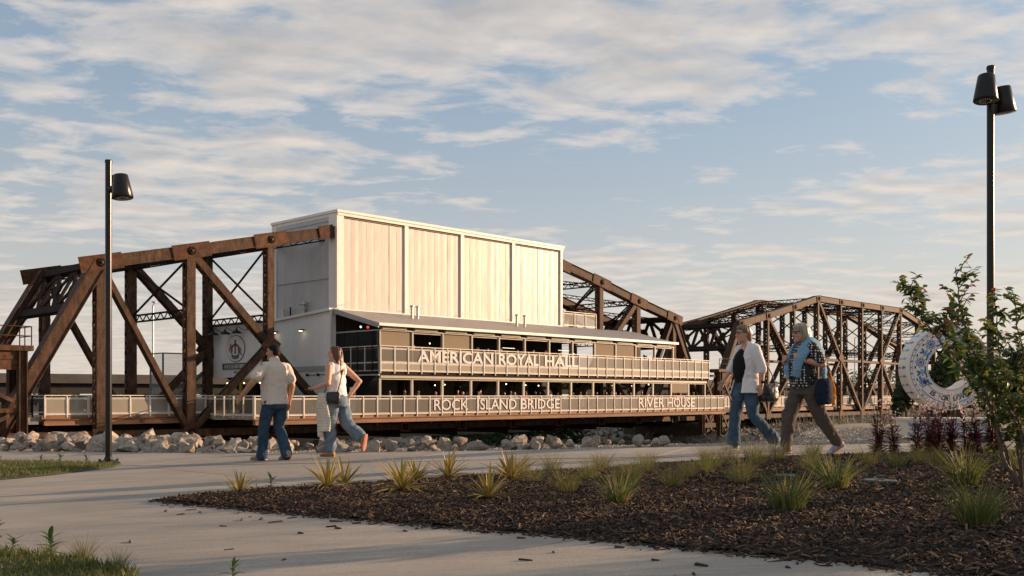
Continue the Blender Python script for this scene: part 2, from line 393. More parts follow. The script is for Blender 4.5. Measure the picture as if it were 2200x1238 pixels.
def chips_mesh(name, P, Ls, Ws, Ts, tilt):
    n = len(P); P = np.asarray(P)
    a = rng.uniform(0, PI, n); ti = rng.normal(0, tilt, n); ro = rng.normal(0, tilt*1.3, n)
    ax = np.stack([np.cos(a)*np.cos(ti), np.sin(a)*np.cos(ti), np.sin(ti)], 1)
    si = np.stack([-np.sin(a)*np.cos(ro), np.cos(a)*np.cos(ro), np.sin(ro)], 1)
    no = np.cross(ax, si)
    V = np.zeros((n, 8, 3)); k = 0
    for dz in (-1, 1):
        for dx, dy in ((-1,-0.6),(1,-1),(0.85,1),(-1,0.8)):
            V[:,k] = P + ax*(Ls*0.5*dx)[:,None] + si*(Ws*0.5*dy)[:,None] + no*(Ts*0.5*dz)[:,None]; k += 1
    base = (np.arange(n)*8)[:,None]
    F = np.concatenate([base+[f] for f in ([4,5,6,7],[0,1,5,4],[1,2,6,5],[2,3,7,6],[3,0,4,7])], 0)
    me = bpy.data.meshes.new(name); me.from_pydata(V.reshape(-1,3).tolist(), [], F.tolist())
    me.attributes.new('tone', 'FLOAT', 'POINT').data.foreach_set('value', np.repeat(rng.uniform(0,1,n)**1.6, 8).astype(np.float32)); me.update(); return me
P = []
while len(P) < 60000:
    i = random.random(); t = random.random(); k = int(i*(NU-1)*0.86); x, y = lo[k]*(1-t)+up_[k]*t
    x += random.uniform(-.09,.09); y += random.uniform(-.09,.09)
    if abs(x) > 0.57*y+0.2 or random.random() > min(1, (7.0/max(y,3))**1.5): continue
    h = BED.ray_cast(Vector((x, y, 5)), Vector((0,0,-1)))[0]
    if h is not None: P.append((x, y, h.z+random.uniform(0,0.014)))
    elif random.random() < 0.05: P.append((x, y, g(x)+0.004))
for _ in range(1500):                      # crumbs spilled over the edge
    k = random.randrange(1, 70); off = random.expovariate(1/0.022); x, y = lo[k][0]-off*.72+random.uniform(-.06,.06), lo[k][1]-off*.69+random.uniform(-.06,.06); P.append((x, y, g(x)+.004))
n = len(P)
BARK = mat('bark_chips', (0.014,0.008,0.005), 0.85, col2=[(0.042,0.021,0.011),(0.085,0.045,0.023),(0.25,0.15,0.08)], attr='tone')
o = link('mulch', chips_mesh('mulch', P, rng.gamma(2.0,0.016,n)+0.010, rng.uniform(0.003,0.016,n), rng.uniform(0.003,0.009,n), 0.35), BARK)
tag(o, 'dark brown shredded bark mulch covering the planting bed', 'mulch', kind='stuff')

# loose chips on the concrete
chip_me = []
for k in range(4):
    L_ = (0.055,0.075,0.035,0.10)[k]; W2 = (0.018,0.022,0.02,0.014)[k]; mm = MB()
    mm.add([(-L_/2,-W2*.4,0),(L_/2,-W2/2,0),(L_*.42,W2/2,0),(-L_/2,W2*.3,0),(-L_*.46,-W2*.3,.008),(L_*.44,-W2*.4,.012),(L_*.4,W2*.4,.010),(-L_*.47,W2*.25,.006)],
           [(3,2,1,0),(4,5,6,7),(0,1,5,4),(1,2,6,5),(2,3,7,6),(3,0,4,7)]); chip_me.append(mm.mesh('bark_chip'))
LCH = mat('loose_bark', (0.06,0.035,0.022), 0.85, var=0.5, vs=40, objrand=0.6)
for i in range(44):
    if i < 12: x, y = [(-1.91,7.57),(-2.49,8.56),(-1.75,8.01),(-2.51,6.54),(0.23,5.52),(-0.71,6.62),(-0.64,6.71),(0.07,5.29),(0.74,5.15),(1.41,4.92),(-1.28,5.58),(-1.72,6.05)][i]
    else:
        k = random.randrange(6, 62); off = 0.06+abs(random.gauss(0, 0.28)); x, y = lo[k][0]-off*0.75, lo[k][1]-off*0.66
    o = link('bark_chip', chip_me[i % 4], LCH); o.location = (x, y, g(x)+0.0015); o.rotation_euler = (0,0,random.uniform(0,PI)); s = random.uniform(0.6,1.2); o.scale = (s,s,s)
    tag(o, 'loose dark bark chip fallen on the concrete beside the mulch', 'bark chip', 'loose bark chips on the concrete')

# ------------------------------------------------------------------ boulders along the river edge
def rock_mesh(seed, sub=3):
    bm = bmesh.new(); bmesh.ops.create_icosphere(bm, subdivisions=sub, radius=1); r_ = random.Random(seed)
    pl = [(Vector((r_.gauss(0,1), r_.gauss(0,1), r_.gauss(0,1))).normalized(), r_.uniform(0.36,0.66)) for _ in range(15)]
    for v_ in bm.verts:
        p = v_.co.copy()
        for nrm, d in pl:
            q_ = p.dot(nrm)
            if q_ > d: p -= nrm*(q_-d)
        p *= 1+0.05*noise.noise(p*2.3+Vector((seed,0,0)))+0.04*noise.noise(p*6+Vector((0,seed,0)))
        v_.co = p
    me = bpy.data.meshes.new('boulder'); bm.to_mesh(me); bm.free(); return me
rocks = [rock_mesh(s) for s in range(9)]
ROCK = mat('limestone', (0.41,0.355,0.295), 0.9, col2=(0.18,0.152,0.125), vs=3.0, bump=0.8, bs=9, objrand=0.26)
def rock(x, y, z, s, label, group, flat=0.72):
    o = link('boulder', random.choice(rocks), ROCK); o.location = (x, y, z)
    o.scale = (s*random.uniform(.85,1.3), s*random.uniform(.8,1.1), s*random.uniform(.62,.9)*flat/0.72); o.rotation_euler = (random.uniform(-.35,.35), random.uniform(-.35,.35), random.uniform(0,2*PI))
    tag(o, label, 'boulder', group); return o
for i in range(190):                       # the heaped pile on the left
    x = random.uniform(-13.5, -4.0); e = ip(FAR_E, x); r_ = i % 4
    off = (0.35, 0.85, 1.35, 1.95)[r_] + random.uniform(-.2,.2); s = random.choice((.12,.15,.2,.24,.3,.40))*1.0*(1.0 if x < -6.5 else 0.72)
    z = g(x) + (0.03, 0.09, 0.15, 0.17)[r_]*(1.0 if x < -6 else 0.5) + random.uniform(-.05,.07)
    rock(x, e+off, z, s, '%s pale boulder %s the heap %s the left lamp post' % (('small','large')[s > .26], ('at the foot of','in the middle of','in the middle of','on top of')[r_], ('left of','right of')[x > -.405*(e+off)]), 'riprap boulders heaped on the left')
for i in range(46):
    x = random.uniform(-4.2, 0.9); e = ip(FAR_E, x); r_ = i % 2; s = random.choice((.08,.10,.12,.14,.18,.23))
    rock(x, e+0.3+0.45*r_+random.uniform(-.15,.15), g(x)+0.05+0.05*r_, s, '%s pale limestone rock %s behind the walking couple' % (('small','fist-sized','broad')[0 if s < .14 else (1 if s < .2 else 2)], ('along the path edge','set back from the path edge')[r_]), 'riprap rocks behind the walking couple')
rock(-3.25, ip(FAR_E,-3.25)+0.35, g(-3.2)+0.14, 0.34, 'largest pale boulder between the man and the red-haired woman', None, 0.85)
rock(0.42, 16.5, g(0.4)+0.08, 0.22, 'upright pointed pale boulder below the middle of the bridge', None, 0.9)
rock(-1.15, 17.0, g(-1.1)+0.10, 0.21, 'brownish upright boulder on the bank below the hall sign', None, 0.9)
for i, (x, s) in enumerate([(-0.9,.16),(-0.6,.14),(-0.1,.11),(0.15,.12),(0.95,.13),(1.25,.17),(1.36,.12),(1.8,.09),(2.05,.15),(2.2,.10),(2.33,.13),(2.48,.14),(0.72,.10),(1.6,.08)]):
    rock(x, ip(FAR_E,x)+0.75+0.15*(i % 2), g(x)+0.05, s, 'isolated pale rock on the gravel edge below the bridge', 'scattered rocks on the gravel edge', 0.85)
# gravel strip between the path and the bank
P = []
for i in range(24000):
    x = random.uniform(-6, 9.0); e = ip(FAR_E, x); P.append((x, e+0.02+(1.7 if x < 4.3 else 7.0)*random.random()**1.3, g(x)-0.03+0.02*random.random()))
P = [(x, y, terrain(x,y)+0.012) for x, y, z in P]
n = len(P); GRAV = mat('gravel_stones', (0.30,0.27,0.23), 0.95, col2=[(0.40,0.36,0.31),(0.20,0.18,0.155)], attr='tone')
o = link('gravel', chips_mesh('gravel', P, rng.uniform(0.02,0.06,n), rng.uniform(0.02,0.05,n), rng.uniform(0.015,0.04,n), 0.4), GRAV)
tag(o, 'grey crushed stone strip between the path and the river bank', 'gravel', kind='stuff')
# ------------------------------------------------------------------ truss bridges
UPV = Vector((0,0,1))
def rivet_line(m, p, q, nrm, pitch=0.16, r=0.034, h=0.024):
    p = Vector(p); q = Vector(q); nrm = Vector(nrm).normalized(); d = q-p; n = max(1, int(d.length/pitch)); a = d.normalized()*r; b = nrm.cross(a).normalized()*r
    for i in range(n):
        c = p + d*((i+.5)/n); o = len(m.v); m.v += [tuple(c-a), tuple(c-b), tuple(c+a), tuple(c+b), tuple(c+nrm*h)]
        m.f += [(o,o+1,o+4),(o+1,o+2,o+4),(o+2,o+3,o+4),(o+3,o,o+4)]
def laced(name, p, q, wx, wy, parent, lace=True, rivets=True, M=None, pitch=0.55):
    """built-up member in the truss plane: two webs (near/far face) with lacing on the edges"""
    p = Vector(p); q = Vector(q); d = (q-p).normalized(); yv = Vector((0,1,0)); s = d.cross(yv).normalized()   # s in the truss plane
    m = MB()
    for sy in (-1, 1):
        c = yv*(sy*(wy/2-0.02)); m.beam(p+c, q+c, wx, 0.04, up=yv)
        for ss in (-1, 1):     # flange angles
            c2 = yv*(sy*(wy/2-0.09)) + s*(ss*(wx/2-0.0125)); m.beam(p+c2, q+c2, 0.025, 0.10, up=yv)
    o = m.build(name, M or STEEL, parent)
    if lace:
        l = MB(); n = max(2, int((q-p).length/pitch))
        for ss in (-1, 1):
            for i in range(n):
                a = p+(q-p)*(i/n); b = p+(q-p)*((i+1)/n); k = 1 if i % 2 else -1
                c = s*(ss*(wx/2+0.012)); l.beam(a+c+yv*(k*(wy/2-0.08)), b+c-yv*(k*(wy/2-0.08)), 0.12, 0.014, up=s)
                c = s*(ss*(wx/2+0.028)); l.beam(a+c-yv*(k*(wy/2-0.08)), b+c+yv*(k*(wy/2-0.08)), 0.12, 0.014, up=s)
        l.build('lacing', M or STEEL, o)
    if rivets:
        r = MB()
        for ss in (-1, 1): rivet_line(r, p-yv*(wy/2)+s*(ss*(wx/2-0.07)), q-yv*(wy/2)+s*(ss*(wx/2-0.07)), -yv, pitch=0.2)
        tag(r.build('rivets', M or STEEL, o), kind='stuff')
    return o
def lattice_strut(name, p, q, h, parent, M=None, th=0.10, pitch=0.45, wd=0.16):
    p = Vector(p); q = Vector(q); m = MB(); up = UPV*(h/2)
    d = (q-p).normalized(); sd = d.cross(UPV).normalized()
    for k in (-1, 1): m.beam(p+up*k, q+up*k, wd, th)
    n = max(2, int((q-p).length/pitch))
    for i in range(n):
        k = 1 if i % 2 else -1; m.beam(p+(q-p)*(i/n)+up*k, p+(q-p)*((i+1)/n)-up*k, 0.05, 0.06)
    return m.build(name, M or DARKSTEEL, parent)
def gusset(parent, x, z, y, sgn, L_, H_, slope, pin=True):
    """plate on the outside of the chord with a pin boss; slope follows the chord"""
    o = MB(); a = slope; ca, sa = math.cos(a), math.sin(a)
    def f(dy): return lambda u_, w_: (x+u_*ca-w_*sa, y+dy, z+u_*sa+w_*ca)
    o.prism([(-L_/2,-H_/2),(L_/2,-H_/2),(L_/2,H_/2),(-L_/2,H_/2)], f(0), f(sgn*0.05))
    g_ = o.build('gusset_plate', STEEL2, parent)
    if pin:
        p = MB().lathe([(0.0,0),(0.25,0),(0.25,0.05),(0.17,0.07),(0.15,0.05),(0.0,0.05)], 20, (x, y+sgn*0.05, z), (0,sgn,0)); p.build('pin_boss', DARKSTEEL, g_, True)
        MB().lathe([(0.0,0),(0.11,0),(0.10,0.06),(0,0.06)], 14, (x, y+sgn*0.10, z), (0,sgn,0)).build('pin', STEEL, g_, True)
    if sgn < 0:
        r = MB(); n_ = Vector((0,sgn,0)); F = f(sgn*0.05)
        for w_ in (-H_/2+.06, H_/2-.06): rivet_line(r, F(-L_/2+.08, w_), F(L_/2-.08, w_), n_, 0.15)
        for u_ in (-L_/2+.07, L_/2-.07): rivet_line(r, F(u_, -H_/2+.1), F(u_, H_/2-.1), n_, 0.15)
        tag(r.build('rivets', STEEL2, g_), kind='stuff')
    return g_
def make_truss(name, label, ux, tz, W, zb, detail, dk=None):
    """ux: 13 panel points along the bridge; tz: upper joint heights for points 1..11"""
    root = empty(name, (BX, BY, 0), BA); tag(root, label, 'bridge')
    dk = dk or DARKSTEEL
    T = {i+1: tz[i] for i in range(11)}
    mid = lambda a, b: None
    for side, y in (('near', 0.0), ('far', W)):
        sg = -1 if y == 0 else 1; rv = detail and y == 0; M = STEEL
        up = lambda i: Vector((ux[i], y, T[i])); lo_ = lambda i: Vector((ux[i], y, zb))
        # top chord panels
        for i in range(1, 11):
            a, b = up(i), up(i+1); c = MB(); ch = 0.66
            c.beam(a, b, 0.62, ch); c.beam(a+UPV*(ch/2+0.02), b+UPV*(ch/2+0.02), 0.80, 0.035); c.beam(a-UPV*(ch/2), b-UPV*(ch/2), 0.74, 0.05)
            o = c.build('top_chord', M, root)
            if rv:
                r = MB(); f0 = Vector((0,-0.31,0))
                for w_ in (-.26,-.13,.13,.26): rivet_line(r, a+f0+UPV*w_, b+f0+UPV*w_, (0,-1,0), 0.22)
                tag(r.build('rivets', M, o), kind='stuff')
        for i in range(1, 12):
            if detail and y == 0 and 5 <= i <= 7: continue
            if detail and y == 0 and i in (4, 8):
                gusset(root, 15.3 if i == 4 else 40.0, 12.0, -0.335, -1, 1.2, 0.90, 0.225*(1 if i == 4 else -1), pin=False); continue
            sl = math.atan2(T[min(i+1,11)]-T[max(i-1,1)], ux[min(i+1,11)]-ux[max(i-1,1)])
            gusset(root, ux[i], T[i], y+sg*0.335, sg, 2.5 if detail else 1.0, 0.90 if detail else 0.78, sl, pin=True)
        # end posts
        for a, b in ((1, 0), (11, 12)):
            c = MB(); c.beam(up(a), lo_(b), 0.66, 0.62, up=(0,1,0)) if False else c.beam(up(a), lo_(b), 0.62, 0.70)
            d = (lo_(b)-up(a)).normalized(); nrm = Vector((0,1,0)).cross(d); nrm = nrm if nrm.z > 0 else -nrm
            c.beam(up(a)+nrm*0.37, lo_(b)+nrm*0.37, 0.82, 0.04); c.beam(up(a)-nrm*0.34, lo_(b)-nrm*0.34, 0.80, 0.04, )
            o = c.build('end_post', M, root)
            if rv:
                r = MB()
                for w_ in (-.28,.28): rivet_line(r, up(a)+Vector((0,-.31,0))+nrm*w_, lo_(b)+Vector((0,-.31,0))+nrm*w_, (0,-1,0), 0.3)
                tag(r.build('rivets', M, o), kind='stuff')
        # bottom chord
        for i in range(12):
            c = MB()
            for dy in (-0.22, 0.22): c.beam(lo_(i)+Vector((0,dy,0)), lo_(i+1)+Vector((0,dy,0)), 0.06, 0.46)
            c.beam(lo_(i)+UPV*0.2, lo_(i+1)+UPV*0.2, 0.5, 0.03); c.build('bottom_chord', M, root)
            gusset(root, ux[i], zb, y+sg*0.28, sg, 0.95, 0.75, 0, pin=detail)
        # posts and hangers
        for i in range(1, 12):
            big = i % 2 == 0
            laced('post', lo_(i), up(i)-UPV*0.3, (0.56 if big else 0.48)*(1 if detail else .6), 0.6, root, rivets=rv, M=M, pitch=0.6 if detail else 0.8)
        # diagonals
        def mj(i): a, b = (i-1, i+1) if i < 6 else (i+1, i-1); return (up(a)+lo_(b))/2
        for a, m_, b in ((2,3,4),(4,5,6),(8,7,6),(10,9,8)):
            P0, P1 = up(a), lo_(b); J = Vector((ux[m_], y, P0.z+(P1.z-P0.z)*(ux[m_]-P0.x)/(P1.x-P0.x)))
            dw = 0.46 if detail else 0.32; laced('diagonal', P0, J, dw, 0.56, root, rivets=rv, M=M, pitch=0.5 if detail else 0.7); laced('diagonal', J, P1, dw, 0.56, root, rivets=rv, M=M, pitch=0.5 if detail else 0.7)
            laced('sub_strut', J, lo_(a), 0.40 if detail else 0.26, 0.50, root, lace=not detail, rivets=rv, M=M)
            gusset(root, J.x, J.z, y+sg*0.285, sg, 1.1, 1.0, -0.6 if b > a else 0.6, pin=False)
        for a, b in ((1,2),(11,10)):
            for k, dy in enumerate((-0.24,-0.08,0.08,0.24)):
                MB().beam(up(a)+Vector((0,dy,0)), lo_(b)+Vector((0,dy,0)), 0.05, 0.30).build('eyebar', M, root)
        if not detail:      # intermediate horizontal struts of the taller truss
            laced('mid_strut', (ux[4], y, 5.3), (ux[8], y, 5.3), 0.26, 0.42, root, rivets=False, M=M)
    # transverse frames
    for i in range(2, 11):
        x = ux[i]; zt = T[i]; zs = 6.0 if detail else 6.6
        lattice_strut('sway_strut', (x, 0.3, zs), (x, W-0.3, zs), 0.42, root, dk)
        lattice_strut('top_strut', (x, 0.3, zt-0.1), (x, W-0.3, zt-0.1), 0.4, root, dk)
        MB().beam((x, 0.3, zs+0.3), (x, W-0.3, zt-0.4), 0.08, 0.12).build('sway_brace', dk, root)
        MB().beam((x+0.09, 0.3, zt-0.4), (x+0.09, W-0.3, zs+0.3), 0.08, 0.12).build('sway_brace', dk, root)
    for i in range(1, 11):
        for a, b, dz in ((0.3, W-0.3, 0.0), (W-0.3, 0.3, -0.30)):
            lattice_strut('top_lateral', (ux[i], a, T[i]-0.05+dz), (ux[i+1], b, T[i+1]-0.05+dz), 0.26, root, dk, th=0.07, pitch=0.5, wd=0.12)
    # portals in the plane of the end posts
    for a, b in ((1, 0), (11, 12)):
        A = Vector((ux[a], 0, T[a])); B = Vector((ux[b], 0, zb)); d = (B-A).normalized(); yv = Vector((0,1,0)); nr = d.cross(yv).normalized()
        def Q(t, y): return A + d*t + yv*y
        m = MB(); i0, i1 = 0.42, W-0.42; t0, t1 = 0.1, 3.0
        for t in (t0, t1): m.beam(Q(t, i0), Q(t, i1), 0.50, 0.30, up=nr)
        cells = 3; cw = (i1-i0)/cells
        for c in range(cells+1): m.beam(Q(t0, i0+c*cw), Q(t1, i0+c*cw), 0.36, 0.10, up=nr)
        for c in range(cells):
            ya, yb = i0+c*cw, i0+(c+1)*cw; cy = (ya+yb)/2; tm = (t0+t1)/2
            m.beam(Q(t0, ya), Q(t1, yb), 0.32, 0.09, up=nr); m.beam(Q(t0, yb), Q(t1, ya), 0.32, 0.115, up=nr)
            pl = [(tm+0.55*math.cos(k*PI/4), cy+0.42*math.sin(k*PI/4)) for k in range(8)]
            m.prism(pl, lambda t, y: Q(t, y)+nr*0.07, lambda t, y: Q(t, y)-nr*0.07)
            for (te, ye) in ((t0, ya), (t0, yb), (t1, ya), (t1, yb)):
                s1 = 1 if te == t0 else -1; s2 = 1 if ye == ya else -1
                m.prism([(te, ye), (te+s1*0.75, ye), (te, ye+s2*0.62)], lambda t, y: Q(t, y)+nr*0.065, lambda t, y: Q(t, y)-nr*0.065)
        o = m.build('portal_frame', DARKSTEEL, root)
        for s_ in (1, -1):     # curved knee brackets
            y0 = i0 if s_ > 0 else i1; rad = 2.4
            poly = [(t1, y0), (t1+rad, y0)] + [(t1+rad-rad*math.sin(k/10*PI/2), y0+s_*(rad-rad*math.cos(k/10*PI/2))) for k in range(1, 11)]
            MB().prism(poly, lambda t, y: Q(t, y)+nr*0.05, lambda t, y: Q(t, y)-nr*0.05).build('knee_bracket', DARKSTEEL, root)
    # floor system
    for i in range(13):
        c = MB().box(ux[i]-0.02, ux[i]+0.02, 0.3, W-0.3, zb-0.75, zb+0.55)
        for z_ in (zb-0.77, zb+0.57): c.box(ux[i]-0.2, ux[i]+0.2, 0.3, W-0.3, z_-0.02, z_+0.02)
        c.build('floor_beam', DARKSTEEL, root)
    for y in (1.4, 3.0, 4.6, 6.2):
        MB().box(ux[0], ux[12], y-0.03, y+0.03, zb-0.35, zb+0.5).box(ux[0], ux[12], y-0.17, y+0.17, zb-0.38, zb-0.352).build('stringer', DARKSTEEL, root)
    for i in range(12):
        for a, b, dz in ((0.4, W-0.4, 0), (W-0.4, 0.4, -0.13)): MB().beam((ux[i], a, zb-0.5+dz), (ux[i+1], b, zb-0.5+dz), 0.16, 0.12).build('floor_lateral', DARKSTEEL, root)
    return root
UX1 = [-5.5,0,5.5,11.03,16.57,22.23,27.9,33.56,39.23,44.89,50.39,56.18,61.7]
TZ1 = [8.48,9.71,11.01,12.24,12.3,12.3,12.3,12.24,11.06,9.74,8.51]
UX2 = [62.8,68.53,74.2,80.15,85.92,91.88,97.88,103.74,109.85,116.0,121.9,127.8,133.7]
TZ2 = [8.61,9.77,11.13,12.49,12.47,12.5,12.52,12.55,11.27,9.9,8.6]
BW = 7.7
br1 = make_truss('truss_bridge', 'rusty brown riveted truss bridge carrying the white hall', UX1, TZ1, BW, -1.24, True)
br2 = make_truss('truss_bridge', 'second rusty truss span farther right behind the two walking women', UX2, TZ2, BW, -1.24, False)
# deck parts
WOOD = mat('deck_fascia', (0.24,0.125,0.065), 0.75, col2=(0.14,0.07,0.04), vs=2.5, bump=0.2, bs=20, stretch=(0.25,1,1))
DECK = mat('deck_concrete', (0.26,0.23,0.20), 0.9, var=0.3, vs=2)
box('deck', (-40, 62.2, 0.55, BW-0.4, -0.42, -0.2), DECK, br1)
box('deck', (62.3, 140, 0.55, BW-0.4, -0.42, -0.2), DECK, br2)
for a, b in ((-2.9, 2.6), (2.62, 6.6)): MB().box(a, b, 0.20, 0.50, -0.62, -0.36).box(a, b, 0.1, 0.55, -0.36, -0.335).box(a, b, 0.1, 0.55, -0.645, -0.62).build('edge_beam', WOOD, br1)
MB().box(-3.0, 6.6, 0.30, 0.56, -0.30, -0.12).build('kerb_timber', WOOD, br1)
for a, b in ((66,78),(78.02,92),(92.02,108),(108.02,124)): box('edge_beam', (a, b, 0.2, 0.5, -0.75, -0.36), WOOD, br2)
box('conduit', (-2, 45, BW+0.9, BW+1.2, -2.45, -2.15), mat('grey_conduit', (0.42,0.42,0.42), 0.6, var=0.2, vs=1), br1)
# white bars added in place of moving traffic streaks behind the far span
STREAK = mat('traffic_streak', (0.75,0.72,0.68), 0.4, var=0.1)
for z_ in (2.35, 2.75): MB().tube([(70, BW+0.6, z_), (124, BW+0.6, z_)], 0.09, 8).build('traffic_streak', STREAK, br2, True)
for x in np.arange(70, 125, 6.0): MB().tube([(x, BW+0.6, -0.3), (x, BW+0.6, 2.8)], 0.05, 6).build('streak_stand', GALV, br2)  # uprights added to carry the streak bars

# ------------------------------------------------------------------ railings of mesh panels
RMESH = mesh_mat('perforated_mesh', (0.085,0.078,0.068), 0.52, 0.55)
RMESH_LIT = mesh_mat('lit_perforated_mesh', (0.33,0.30,0.25), 0.55, 0.55)  # paler copy of the mesh, light showing through put into its colour
RAILM = mat('galvanised_rail', (0.60,0.56,0.50), 0.5, 0.0, var=0.12, vs=4)
def railing(parent, p, q, zt, zb_, pitch, mid=None, post_drop=0.12, panel=RMESH, frame=RAILM, name='railing', pale=False):
    """straight run of railing: a part with its posts, rails and mesh panels as sub-parts"""
    p = Vector((p[0], p[1], 0)); q = Vector((q[0], q[1], 0)); L_ = (q-p).length; d = (q-p)/L_; ang = math.atan2(d.y, d.x); n = max(1, round(L_/pitch)); st = L_/n
    rt = empty(name, p, ang, parent)
    MB().box(0, L_, -0.035, 0.035, zt-0.05, zt).build('top_rail', frame, rt)
    MB().box(0, L_, -0.02, 0.02, zt-0.19, zt-0.15).build('rail', frame, rt)
    MB().box(0, L_, -0.025, 0.025, zb_+0.02, zb_+0.08).build('bottom_rail', frame, rt)
    if mid is not None: MB().box(0, L_, -0.025, 0.025, mid-0.03, mid+0.03).build('mid_rail', frame, rt)
    pm = MB().box(-0.028, 0.028, -0.055, 0.045, zb_-post_drop, zt-0.055).mesh('rail_post')
    fr = MB()
    lv = [(zb_+0.10, zt-0.21)] if mid is None else [(zb_+0.10, mid-0.05), (mid+0.05, zt-0.21)]
    for z0, z1 in lv:
        fr.box(0.05, 0.08, -0.015, 0.015, z0, z1); fr.box(st-0.08, st-0.05, -0.015, 0.015, z0, z1); fr.box(0.08, st-0.08, -0.015, 0.015, z0, z0+0.03); fr.box(0.08, st-0.08, -0.015, 0.015, z1-0.03, z1)
    fm = fr.mesh('panel_frame')
    pams = [MB().box(0.07, st-0.07, -0.004, 0.004, z0+0.02, z1-0.02).mesh('mesh_panel') for z0, z1 in lv]
    for i in range(n+1):
        o = link('rail_post', pm, frame, rt); o.location = (i*st, 0, 0)
        if i < n:
            o = link('panel_frame', fm, frame, rt); o.location = (i*st, 0, 0)
            for q, pam in enumerate(pams): o = link('mesh_panel', pam, RMESH_LIT if panel is RMESH and ((mid is not None and q == 0) or pale) else panel, rt); o.location = (i*st, 0, 0)
    return rt
railing(br1, (-2.84, 0.32), (6.79, 0.32), 1.03, -0.10, 1.22, pale=True)
railing(br1, (-12, 1.6), (-3.0, 1.6), 1.03, -0.10, 1.4, frame=DARKSTEEL)
railing(br1, (6.79, 0.32), (6.79, -5.1), 1.0, -0.2, 1.05)
railing(br1, (-12, BW-0.5), (14, BW-0.5), 1.03, -0.10, 1.5)
railing(br2, (63, 0.32), (91, 0.32), 0.95, -0.25, 1.3, pale=True)
railing(br2, (109, -0.6), (134, -0.6), 0.95, -0.25, 1.3, pale=True)
railing(br2, (63, BW-0.5), (134, BW-0.5), 0.95, -0.25, 2.2)

# ------------------------------------------------------------------ lifting frames at the two ends of the span
def bent(name, label, x0, x1, y0, y1, ztop, zbot):
    root = empty(name, (BX, BY, 0), BA); tag(root, label, 'steel frame')
    for x in (x0, x1):
        for y in (y0, y1):
            m = MB(); m.box(x-0.22, x+0.22, y-0.03, y+0.03, zbot, ztop).box(x-0.22, x-0.16, y-0.2, y+0.2, zbot, ztop).box(x+0.16, x+0.22, y-0.2, y+0.2, zbot, ztop)
            c = m.build('column', STEEL, root); r = MB()
            for dx in (-0.17, 0.17): rivet_line(r, (x+dx, y-0.2 if abs(dx) > .1 else y, zbot), (x+dx, y-0.2, ztop), (0,-1,0), 0.17)
            tag(r.build('rivets', STEEL, c), kind='stuff')
    for y in (y0, y1):
        h = (ztop-zbot); n = 3; hs = h/n
        for k in range(n):
            za, zb2 = zbot+k*hs, zbot+(k+1)*hs; xm = (x0+x1)/2
            MB().beam((x0+0.2, y, zb2-0.35), (x1-0.2, y, zb2-0.35), 0.16, 0.22).build('cross_beam', STEEL, root)
            MB().beam((x0+0.2, y+0.05, za), (x1-0.2, y+0.05, zb2-0.4), 0.10, 0.2).build('brace', STEEL, root)
            MB().beam((x0+0.2, y-0.06, zb2-0.4), (x1-0.2, y-0.06, za), 0.10, 0.2).build('brace', STEEL, root)
    box('cap_girder', (x0-0.5, x1+0.5, y0-0.25, y1+0.25, ztop, ztop+0.28), STEEL, root)
    box('web_plate', (x0+0.2, x1-0.25, y0-0.03, y0+0.03, ztop-1.0, ztop), STEEL2, root)
    for z_ in (0.5, 1.0): MB().tube([(x0-0.4, y0-0.2, ztop+0.28+z_), (x1+0.4, y0-0.2, ztop+0.28+z_), (x1+0.4, y1, ztop+0.28+z_)], 0.03, 6).build('handrail', STEEL, root)
    for x, y in ((x0-0.4, y0-0.2), ((x0+x1)/2, y0-0.2), (x1+0.4, y0-0.2), (x1+0.4, (y0+y1)/2), (x1+0.4, y1)): MB().tube([(x, y, ztop+0.28), (x, y, ztop+1.28)], 0.03, 6).build('rail_post', STEEL, root)
    return root
bent('steel_frame', 'riveted steel lifting frame with railed platform at the left end of the bridge', -9.5, -4.45, -0.9, 0.55, 3.35, -5)
bent('steel_frame', 'riveted steel frame with railed platform between the two bridge spans', 59.6, 62.3, -3.2, -1.2, 3.3, -7)
# stone pier under the joint of the two spans
pier = MB(); pier.box(60.2, 64.2, -1.0, 9.0, -9.5, -2.2).box(59.9, 64.5, -1.3, 9.3, -2.2, -1.75)
pr = pier.build('bridge_pier', mat('pier_stone', (0.10,0.085,0.07), 0.9, var=0.4, vs=1.2, bump=0.5, bs=4)); pr.location = (BX, BY, 0); pr.rotation_euler = (0,0,BA)
tag(pr, 'dark bridge pier below the gap between the two spans', 'pier')
# ------------------------------------------------------------------ event hall on the bridge
hall = empty('event_hall', (BX, BY, 0), BA); tag(hall, 'white box-shaped event hall with two railed balconies built on the bridge', 'building')
WHITE = mat('white_trim', (0.72,0.68,0.63), 0.45, var=0.06, vs=2)
PANEL = mat('polycarbonate_panel', (0.56,0.487,0.44), 0.40, var=0.025, vs=0.5, bump=0.10, bs=1.3, objrand=0.012, stretch=(5,1,0.35))
GPANEL = mat('grey_panel', (0.42,0.41,0.42), 0.4, var=0.12, vs=0.6, bump=0.08, bs=1.2, objrand=0.03)
SIDING = mat('white_siding', (0.70,0.70,0.70), 0.5, var=0.06, vs=2, bump=0.03, bs=30, objrand=0.025)
BEIGE = mat('beige_frame', (0.30,0.27,0.225), 0.5, var=0.12, vs=3)
SHADE = mat('roller_shade', (0.215,0.17,0.12), 0.85, var=0.06, vs=1.5, bump=0.05, bs=60)
ROOFM = mat('grey_metal_roof', (0.30,0.29,0.28), 0.5, 0.0, var=0.12, vs=1.2)
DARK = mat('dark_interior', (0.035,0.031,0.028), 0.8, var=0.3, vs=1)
DGLASS = glass('dark_glass', (0.02,0.021,0.023), 0.04, 0.55)
